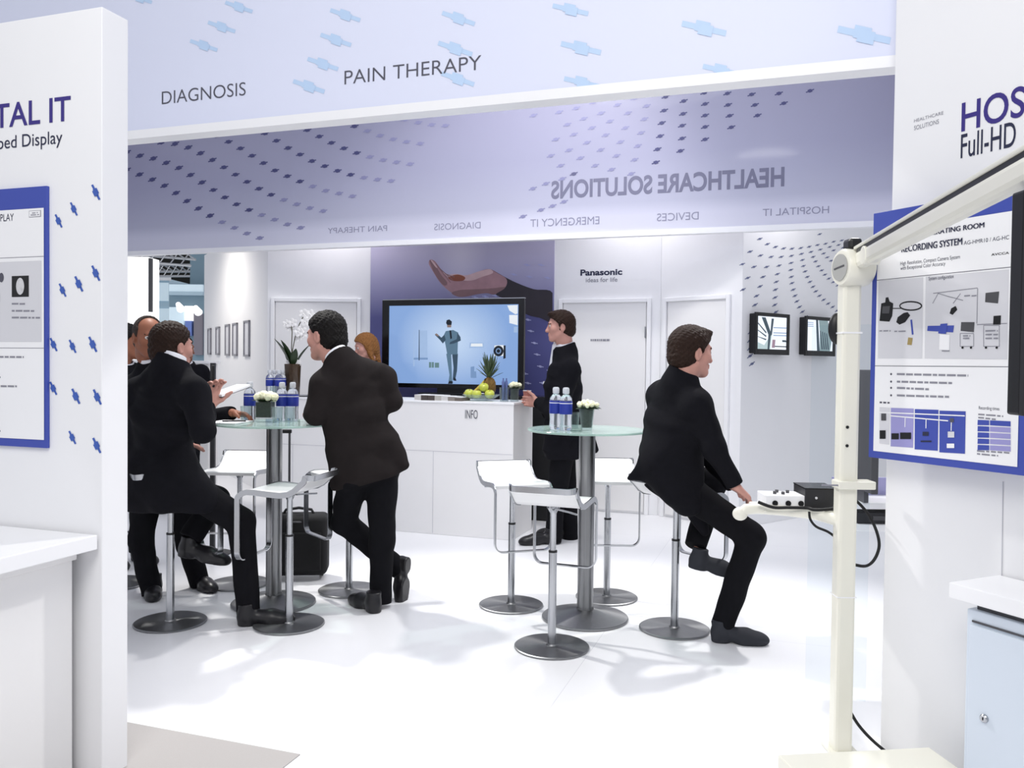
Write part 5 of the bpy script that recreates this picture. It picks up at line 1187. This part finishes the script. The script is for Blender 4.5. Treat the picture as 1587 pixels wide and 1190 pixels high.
def hair(c, M, s, style, m, par, res, seed):
    S_ = SDF(res); c = np.asarray(c, float); W = lambda x, y, z: c+(M.T@np.array([x, y, z]))*s
    rr = {'short': .012, 'thick': .017, 'bald': .010, 'long': .018}[style]
    S_.ell(W(0, -.013, .032), np.array((.076+rr, .097+rr, .086+rr))*s, M, .02*s); S_.ell(W(0, -.052, -.035), np.array((.066+rr*.6, .055+rr, .062))*s, M, .03*s)
    if style == 'thick': S_.ell(W(0, .055, .098), np.array((.055, .045, .022))*s, M, .02*s)
    if style == 'long':
        for x in (-1, 1): S_.cone(W(x*.07, -.01, .02), W(x*.078, -.005, -.16), .030*s, .030*s, .03*s)
        S_.cone(W(0, -.075, .0), W(0, -.075, -.19), .055*s, .045*s, .04*s)
    yl = {'short': [-.07, -.055, -.03, -.012, .004, .018, .048, .085, .115, .13], 'thick': [-.07, -.055, -.03, .012, .016, .024, .052, .088, .13, .14],
          'bald': [-.07, -.055, -.035, -.014, .010, .026, .030, .012, .004, .0], 'long': [-.0, .01, .02, .02, .03, .035, .055, .09, .12, .14]}[style]
    def cutf(P):
        q = (P-c)@M.T/s; return (q[:, 1]-np.interp(q[:, 2], HLZ, yl))*.7*s
    lo = c-.32*s; hi = c+.2*s; S_.cut(cutf, lo, hi, .006*s)
    if style != 'long':
        S_.cut(lambda P: (-.088-((P-c)@M.T/s)[:, 2])*s, lo, hi, .01*s)
        for x in (-1, 1): S_.ell(W(x*.09, -.008, -.015), np.array((.03, .024, .036))*s, M, .006*s, 's')
    if style in ('short', 'thick', 'bald'):
        for x in (-1, 1): S_.cone(W(x*.018, .094, .021), W(x*.046, .080, .022), .0045*s, .004*s, .004*s)
    return S_.mesh('hair', m, par, wob=.0042*s if style != 'bald' else .002, wf=190, seed=seed)
def shoe(par, heel, toe, m, up=(0, 0, 1), s=1.):
    heel = np.asarray(heel, float); toe = np.asarray(toe, float); up = np.asarray(up, float); d = nrm(toe-heel); up = nrm(up-d*np.dot(up, d)); L = .285*s; x = np.cross(d, up); M = np.stack([x, d, up]); S_ = SDF(.006)
    W = lambda a, b, c_: heel+x*a*s+d*b*s+up*c_*s
    S_.ell(W(0, .045, .045), np.array((.038, .05, .052))*s, M, .02); S_.ell(W(0, .19, .030), np.array((.049, .085, .042))*s, M, .03); S_.ell(W(0, .245, .024), np.array((.038, .05, .028))*s, M, .03)
    S_.cone(W(0, .06, .045), W(0, .17, .045), .036*s, .036*s, .03); S_.cone(W(0, .05, .05), W(0, .045, .115), .040*s, .043*s, .02, flat_b=True)
    S_.cone(W(0, .04, .012), W(0, .06, .012), .040*s, .038*s, .008); S_.cone(W(0, .17, .008), W(0, .22, .008), .05*s, .042*s, .01)
    h0 = heel.copy(); S_.cut(lambda P: -((P-h0)@up), heel-.4, heel+.4, .004)
    return S_.mesh('shoe', m, par, seed=1)
def person(label, pos, J, hf, tf, s=1., hs=1., hair_style='short', M_hair=None, skin=None, suit=None, trou=None, shoes=None, res=.006, hands=None, hem=None, extra=None, collar=True, female=False, girth=1., chest_out=0., group=None, shoe_mat=None, legs=True, tail=(), floor_cut=None, collar_tilt=.45):
    t = thing('person', label, 'person', pos)
    A = {k: np.array(v, float) for k, v in J.items()}; M = head_frame(hf); tf = nrm(tf); right = nrm(np.cross(tf, UPV)); c = A['head']
    shl = nrm(A['shR']-A['shL']); shm = (A['shR']+A['shL'])/2; hipm = (A['hipR']+A['hipL'])/2
    up = nrm(A['neck']-hipm)
    # body: one continuous skin
    B = SDF(res); head_prims(B, c, M, hs, female)
    B.cone(c+(M.T@np.array([0, -.03, -.085]))*hs, A['neck']-up*.04*s, .054*s, .056*s, .03)
    B.loft([(A['neck']-up*.045*s, .062*s, .058*s), (shm-up*.02, .165*s, .085*s), (A['chest'], .15*s, .10*s), (A['waist'], .135*s, .095*s), (hipm, .15*s, .105*s)], right, .04)
    for q in 'LR':
        B.cone(A['sh'+q], A['el'+q], .045*s, .036*s, .03); B.cone(A['el'+q], A['wr'+q], .036*s, .026*s, .02)
        B.cone(A['hip'+q], A['kn'+q], .075*s, .05*s, .03); B.cone(A['kn'+q], A['an'+q], .048*s, .034*s, .02)
        if 'toe'+q in A: B.cone(A['an'+q], A['an'+q]*.8+A['toe'+q]*.2, .030*s, .022*s, .02)
        hd = (hands or {}).get(q)
        if hd is None:
            fd_ = nrm(A['wr'+q]-A['el'+q]); hd = dict(d=fd_, n=-right*(1 if q == 'R' else -1)+1e-3, t=tf, curl=(.35, .4, .42, .45))
        hand_prims(B, A['wr'+q]+nrm(hd['d'])*.006, hd['d'], hd['n'], hd['t'], hd['curl'], s*hd.get('s', 1.), hd.get('thumb', (.6, .7, .25)))
    B.mesh('body', skin, t)
    # eyes
    for x in (-1, 1):
        e = c+(M.T@np.array([x*.031, .0795, .003]))*hs; mb_ = MB(); mb_.ball(e, .0118*hs, 10); ey = mb_.build('eye', M_EYEW, t, True, smooth=80)
        MB().ball(e+M[1]*.0068*hs, .0062*hs, 8).build('iris', M_IRIS, ey, True, smooth=80)
    hair(c, M, hs, hair_style, M_hair, t, .0045, 3)
    # jacket
    Jk = SDF(res); g_ = girth
    Jk.loft([(A['neck']-up*.035*s, .088*s, .075*s), (shm-up*.01, .185*s, .10*s), (A['chest']+tf*chest_out, .185*s*g_, .128*s*g_), (A['waist'], .168*s*g_, .122*s*g_), (hipm, .185*s*g_, .135*s*g_)]+([(np.array(hem, float), .195*s*g_, .145*s*g_)] if hem is not None else []), right, .035)
    for q in 'LR':
        Jk.cone(A['sh'+q], A['el'+q], .072*s, .058*s, .045); Jk.cone(A['el'+q], A['wr'+q], .057*s, .043*s, .03, flat_b=True)
        Jk.cone(A['neck']-up*.03*s, A['sh'+q], .058*s, .066*s, .05)
    for a_, b_, r1, r2 in tail: Jk.cone(a_, b_, r1, r2, .07)
    if floor_cut: Jk.cut(lambda P: floor_cut-P[:, 2], A['waist']-.6, A['waist']+.6, .012)
    nk = nrm(c+(M.T@np.array([0, -.03, -.085]))*hs-(shm-up*.05))
    n2 = nrm(nk+tf*collar_tilt); pc = A['neck']+nk*(.008 if collar else .03)*s; ca = A['neck']-nk*.07*s; cL = .14*s
    def colf(P):
        q = P-ca; tt = np.clip(q@nk, 0, 1e9); e = q-np.outer(tt, nk); return np.maximum(np.sqrt((e*e).sum(1))-(.092-.02*np.clip(tt/cL, 0, 1))*s, (P-pc)@n2)
    Jk.add(colf, A['neck']-.17, A['neck']+.17, .035)
    if hem is not None:
        hp = np.array(hem, float); hd_ = -up; Jk.cut(lambda P: (P-hp)@hd_, hp-.5, hp+.5, .006)
    Jk.mesh('jacket', suit, t, wob=.0075, wf=24, seed=int(abs(c[0])*100) % 50)
    if collar:
        nb = A['neck']; MB().lathe([(.073*s, -.03), (.071*s, .02), (.067*s, .037), (.061*s, .038), (.061*s, -.03)], nb, 28, Vector(nrm(nk+tf*.3))).build('shirt_collar', M_SHIRT, t, True, smooth=50)
    if extra: extra(t, A, M, s, tf, right, up)
    # trousers
    Tr = SDF(res); Tr.loft([(A['waist']*.6+hipm*.4, .155*s*g_, .112*s*g_), (hipm, .178*s*g_, .128*s*g_)], right, .04)
    for q in 'LR':
        Tr.cone(A['hip'+q], A['kn'+q], .094*s, .070*s, .04); Tr.cone(A['kn'+q], A['an'+q]+nrm(A['an'+q]-A['kn'+q])*.035, .069*s, .060*s, .03, flat_b=True)
    Tr.mesh('trousers', trou or M_TROU, t, wob=.006, wf=26, seed=int(abs(c[1])*100) % 50)
    for q in 'LR':
        if shoes and q in shoes: h_, to, u_ = shoes[q]; shoe(t, h_, to, shoe_mat or M_LEATHER, u_, s)
    return t
def pj(**k): return {a: (np.array(at(*v)) if len(v) == 3 else np.array(v)) for a, v in k.items()}
def badge(t, A, M, s, tf, right, up):
    p = A['chest']+tf*.135*s+(-right)*.07*s+up*.06; MB().box(tuple(p), (.035, .006, .05), M=Matrix((right, tf, UPV)).transposed()).build('name_badge', M_PAPER, t, True)
def zf(x, y, z=0.): p = atz(x, y, z); return np.array(p)

# seated man at the right
J = pj(head=(1072, 545.5, 4.45), neck=(1057, 583, 4.45), chest=(1048, 655, 4.50), waist=(1038, 705, 4.54), shR=(1081, 627, 4.33), shL=(1024, 613, 4.66), elR=(1107, 694, 4.27), wrR=(1139, 752, 4.27), elL=(1085, 690, 4.72), wrL=(1136, 752, 4.46),
       hipR=(1044, 745, 4.50), hipL=(1030, 740, 4.68), knR=(1165, 832, 4.36), knL=(1108, 745, 4.78), anR=(1122, 962, 4.42), anL=(1080, 838, 4.60), toeR=(1175, 993, 4.40), toeL=(1100, 870, 4.6))
fa = np.array([math.cos(.35), math.sin(.35), -.06])
person('person in a black suit sitting at the right, looking right, hands on knee', (SPOS[7].x, SPOS[7].y, 0), J, fa, (.87, .5, 0), 1.02, 1.09, 'thick', M_HAIRB, M_SKINP, M_SUIT, res=.006, girth=1.08,
       hands={'R': dict(d=(.75, .12, -.62), n=(-.5, .3, -.8), t=(.1, .95, .1), curl=(.35, .4, .45, .5)), 'L': dict(d=(.7, -.35, -.6), n=(-.4, -.2, -.85), t=(0, -.9, .1), curl=(.4, .45, .5, .5))},
       shoes={'R': (zf(1102, 993, 0), zf(1182, 999, 0), (0, 0, 1)), 'L': (np.array(at(1066, 878, 4.58)), np.array(at(1106, 888, 4.56)), (0, 0, 1))}, shoe_mat=M_SHOEG, collar=False,
       tail=[(at(1014, 722, 4.44), at(975, 741, 4.45), .08, .012), (at(1022, 725, 4.40), at(1046, 766, 4.38), .09, .065), (at(1040, 705, 4.47), at(1066, 780, 4.42), .15, .075), (at(1080, 790, 4.52), at(1092, 824, 4.50), .06, .025), (at(1050, 604, 4.47), at(1052, 596, 4.46), .08, .08)])
# man leaning on the left table, seen from behind
J = pj(head=(505, 520, 4.97), neck=(525, 554, 4.90), chest=(545, 635, 4.95), waist=(560, 690, 4.97), shR=(594, 588, 5.02), shL=(502, 597, 4.84), elR=(607, 620, 5.03), wrR=(545, 640, 5.22), elL=(488, 641, 4.80), wrL=(482, 643, 5.03),
       hipR=(592, 735, 5.0), hipL=(548, 738, 4.92), knR=(592, 840, 4.97), knL=(533, 808, 5.06), anR=(590, 925, 4.96), anL=(618, 882, 5.16), toeR=(565, 945, 5.05), toeL=(627, 930, 5.1))
person('person in a charcoal suit seen from behind, leaning on the left glass table', (zf(585, 945)[0], zf(585, 945)[1], 0), J, (-.86, .5, -.10), (-.45, .89, 0), 1.06, 1.165, 'short', M_HAIRD, M_SKINP, M_SUITB, res=.006,
       hands={'L': dict(d=(-.3, .95, -.02), n=(0, 0, -1), t=(.9, .3, 0), curl=(.1, .1, .12, .15)), 'R': dict(d=(-.8, .5, .1), n=(0, 0, -1), t=(.4, .8, 0), curl=(.3, .3, .3, .3))},
       hem=at(576, 742, 4.98), shoes={'R': (zf(586, 951), zf(556, 938), (0, 0, 1)), 'L': (np.array(at(634, 863, 5.14)), np.array(at(627, 940, 5.08)), (-.9, .35, 0))},
       tail=[(at(600, 690, 4.98), at(628, 720, 4.95), .09, .02), (at(530, 700, 4.9), at(524, 752, 4.88), .07, .03)], girth=1.04)
# seated man at the left, back to us
J = pj(head=(267, 537, 4.53), neck=(265, 560, 4.47), chest=(254, 645, 4.52), waist=(252, 700, 4.58), shR=(302, 608, 4.36), shL=(212, 610, 4.58), elR=(314, 666, 4.28), wrR=(322, 632, 4.50), elL=(215, 690, 4.62), wrL=(270, 690, 4.85),
       hipR=(266, 738, 4.50), hipL=(240, 735, 4.72), knR=(374, 808, 4.60), knL=(335, 775, 4.86), anR=(385, 944, 4.62), anL=(300, 826, 4.76), toeR=(430, 965, 4.5), toeL=(340, 860, 4.72))
person('person in a black suit sitting at the left, back to us, holding a phone', (SPOS[0].x, SPOS[0].y, 0), J, (.5, .86, -.02), (.55, .83, 0), 1.06, 1.085, 'short', M_HAIRB, M_SKINP, M_SUIT, res=.006,
       hands={'R': dict(d=(.12, .25, .95), n=(.75, .3, -.1), t=(.5, .6, .2), curl=(.5, .55, .6, .6), s=1.1), 'L': dict(d=(.8, .5, 0), n=(0, 0, -1), t=(-.5, .8, 0), curl=(.3, .3, .3, .3))},
       shoes={'R': (zf(368, 969), zf(440, 966), (0, 0, 1)), 'L': (np.array(at(276, 860, 4.74)), np.array(at(350, 876, 4.72)), (0, 0, 1))}, girth=1.05, floor_cut=.645,
       tail=[(at(225, 740, 4.56), at(220, 768, 4.52), .13, .12), (at(270, 735, 4.46), at(312, 772, 4.50), .13, .085), (at(235, 750, 4.46), at(255, 772, 4.44), .10, .09), (at(228, 765, 4.58), at(300, 768, 4.50), .10, .10)])
ph = at(330, 583, 4.53); t = thing('phone', 'black phone held upright by the seated man at the left', 'phone', ph-ZX*.06)
MB().box((0, 0, .06), (.012, .055, .12), rz=.5).build('case', M_BLACK, t, bevel=.004)
a_ = at(333, 613, 4.55); b_ = at(378, 597, 4.75); t = thing('brochure', 'white folded brochure held out over the left glass table', 'brochure', (a_+b_)/2)
MB().bar(a_, b_, .10, .012).build('pages', M_PAPER, t, True); MB().bar(a_-ZX*.008, b_-ZX*.008, .10, .003).build('back_cover', M_DKGREY, t, True)
# man by the counter with a cup
def shirt_front(t, A, M, s, tf, right, up):
    S_ = SDF(.006); S_.cone(A['neck']+tf*.06*s, A['chest']+tf*.105*s+up*.05, .045*s, .03*s, .02); S_.mesh('shirt_front', M_SHIRT, t)
    p = A['chest']+tf*.13*s+(-right)*.06*s+up*.03; MB().box(tuple(p), (.03, .008, .035), M=Matrix((right, tf, UPV)).transposed()).build('name_badge', M_PAPER, t, True)
J = pj(head=(868, 506, 6.85), neck=(876, 538, 6.87), chest=(873, 600, 6.88), waist=(872, 655, 6.90), shR=(868, 573, 7.08), shL=(884, 573, 6.72), elR=(852, 640, 7.18), wrR=(836, 622, 7.30), elL=(864, 642, 6.68), wrL=(834, 624, 6.98),
       hipR=(872, 692, 7.0), hipL=(874, 692, 6.82), knR=(880, 772, 7.0), knL=(862, 772, 6.82), anR=(884, 832, 7.0), anL=(858, 834, 6.80), toeR=(865, 842, 6.95), toeL=(825, 843, 6.78))
person('person in a black suit standing by the info counter with a cup, facing left', (zf(870, 842)[0], 6.9, 0), J, (-.985, -.08, -.02), (-.86, .45, 0), 1.1, 1.04, 'thick', M_HAIRB, M_SKINP, M_SUIT, res=.007, extra=shirt_front,
       hands={'L': dict(d=(-.62, .78, .05), n=(-.6, -.5, 0), t=(0, .1, 1), curl=(.55, .6, .6, .6)), 'R': dict(d=(-.8, .2, 0), n=(0, 0, -1), t=(.2, -.9, 0), curl=(.3, .3, .3, .3))},
       hem=at(876, 708, 6.9), shoes={'L': (zf(862, 842), zf(821, 844), (0, 0, 1)), 'R': (zf(888, 835), zf(848, 832), (0, 0, 1))}, tail=[(at(895, 655, 6.88), at(922, 697, 6.86), .12, .03)], girth=1.02)
# bald man at the back of the left table
J = pj(head=(230, 522, 5.15), neck=(237, 560, 5.2), chest=(252, 640, 5.24), waist=(255, 700, 5.26), shR=(205, 602, 5.22), shL=(292, 600, 5.22), elR=(196, 680, 5.25), wrR=(245, 690, 5.02), elL=(318, 650, 5.30), wrL=(360, 640, 5.12),
       hipR=(232, 745, 5.24), hipL=(275, 745, 5.28), knR=(218, 835, 5.14), knL=(292, 845, 5.30), anR=(234, 912, 5.12), anL=(308, 898, 5.34), toeR=(235, 930, 5.0), toeL=(325, 915, 5.25))
person('person in a black suit, balding, standing behind the seated man at the left', (zf(265, 920)[0], 5.2, 0), J, (.62, -.76, -.12), (.25, -.97, 0), 1.03, 1.03, 'bald', M_HAIRG, M_SKIND, M_SUIT, res=.007, extra=badge,
       hands={'L': dict(d=(.97, -.2, -.08), n=(0, 0, -1), t=(.2, -.9, .2), curl=(.35, .4, .45, .5))}, hem=at(254, 775, 5.25),
       shoes={'R': (zf(240, 915), zf(236, 934), (0, 0, 1)), 'L': (zf(300, 906), zf(332, 920), (0, 0, 1))})
def upright(x, y, Y, f, s=1., rot=0.):
    h_ = np.array(at(x, y, Y)); f = nrm((f[0], f[1], 0)); r = np.cross(f, UPV); k = (h_[2]-.0)/1.62
    P = lambda a, b, c_: np.array([h_[0], h_[1], 0])+r*a*k+f*b*k+UPV*c_*k
    return dict(head=h_, neck=P(0, -.05, 1.44), chest=P(0, -.03, 1.24), waist=P(0, -.03, 1.06), shR=P(.18, -.04, 1.385), shL=P(-.18, -.04, 1.385), elR=P(.25, -.06, 1.10), elL=P(-.25, -.06, 1.10), wrR=P(.24, .04, .86), wrL=P(-.24, .04, .86),
                hipR=P(.09, -.03, .92), hipL=P(-.09, -.03, .92), knR=P(.10, .0, .50), knL=P(-.10, .0, .50), anR=P(.10, -.03, .10), anL=P(-.10, -.03, .10), toeR=P(.11, .12, .03), toeL=P(-.11, .12, .03)), P
def bystander(label, x, y, Y, f, hf, style, hm, skin, suit, female=False, col=True):
    J, P = upright(x, y, Y, f); return person(label, (J['head'][0], J['head'][1], 0), J, hf, f, 1., 1.02, style, hm, skin, suit, res=.009, hem=P(0, -.03, .80), collar=col, female=female,
        shoes={'R': (P(.10, -.09, 0), P(.11, .19, 0), (0, 0, 1)), 'L': (P(-.10, -.09, 0), P(-.11, .19, 0), (0, 0, 1))})
bystander('person with dark hair and white collar, half hidden by the left wall edge', 197, 529, 5.95, (.8, -.6, 0), (.9, .3, -.05), 'short', M_HAIRD, M_SKIND, M_SUIT)
bystander('person with dark hair far back, hidden behind the head of the seated man', 284, 540, 8.05, (-.3, -.95, 0), (.6, .8, -.05), 'short', M_HAIRD, M_SKIND, M_SUIT)
bystander('person with long auburn hair behind the shoulder of the leaning man', 566, 537, 8.2, (-.7, -.6, 0), (-.85, -.45, -.25), 'long', M_HAIRL, M_SKINP, M_SUITB, True, False)
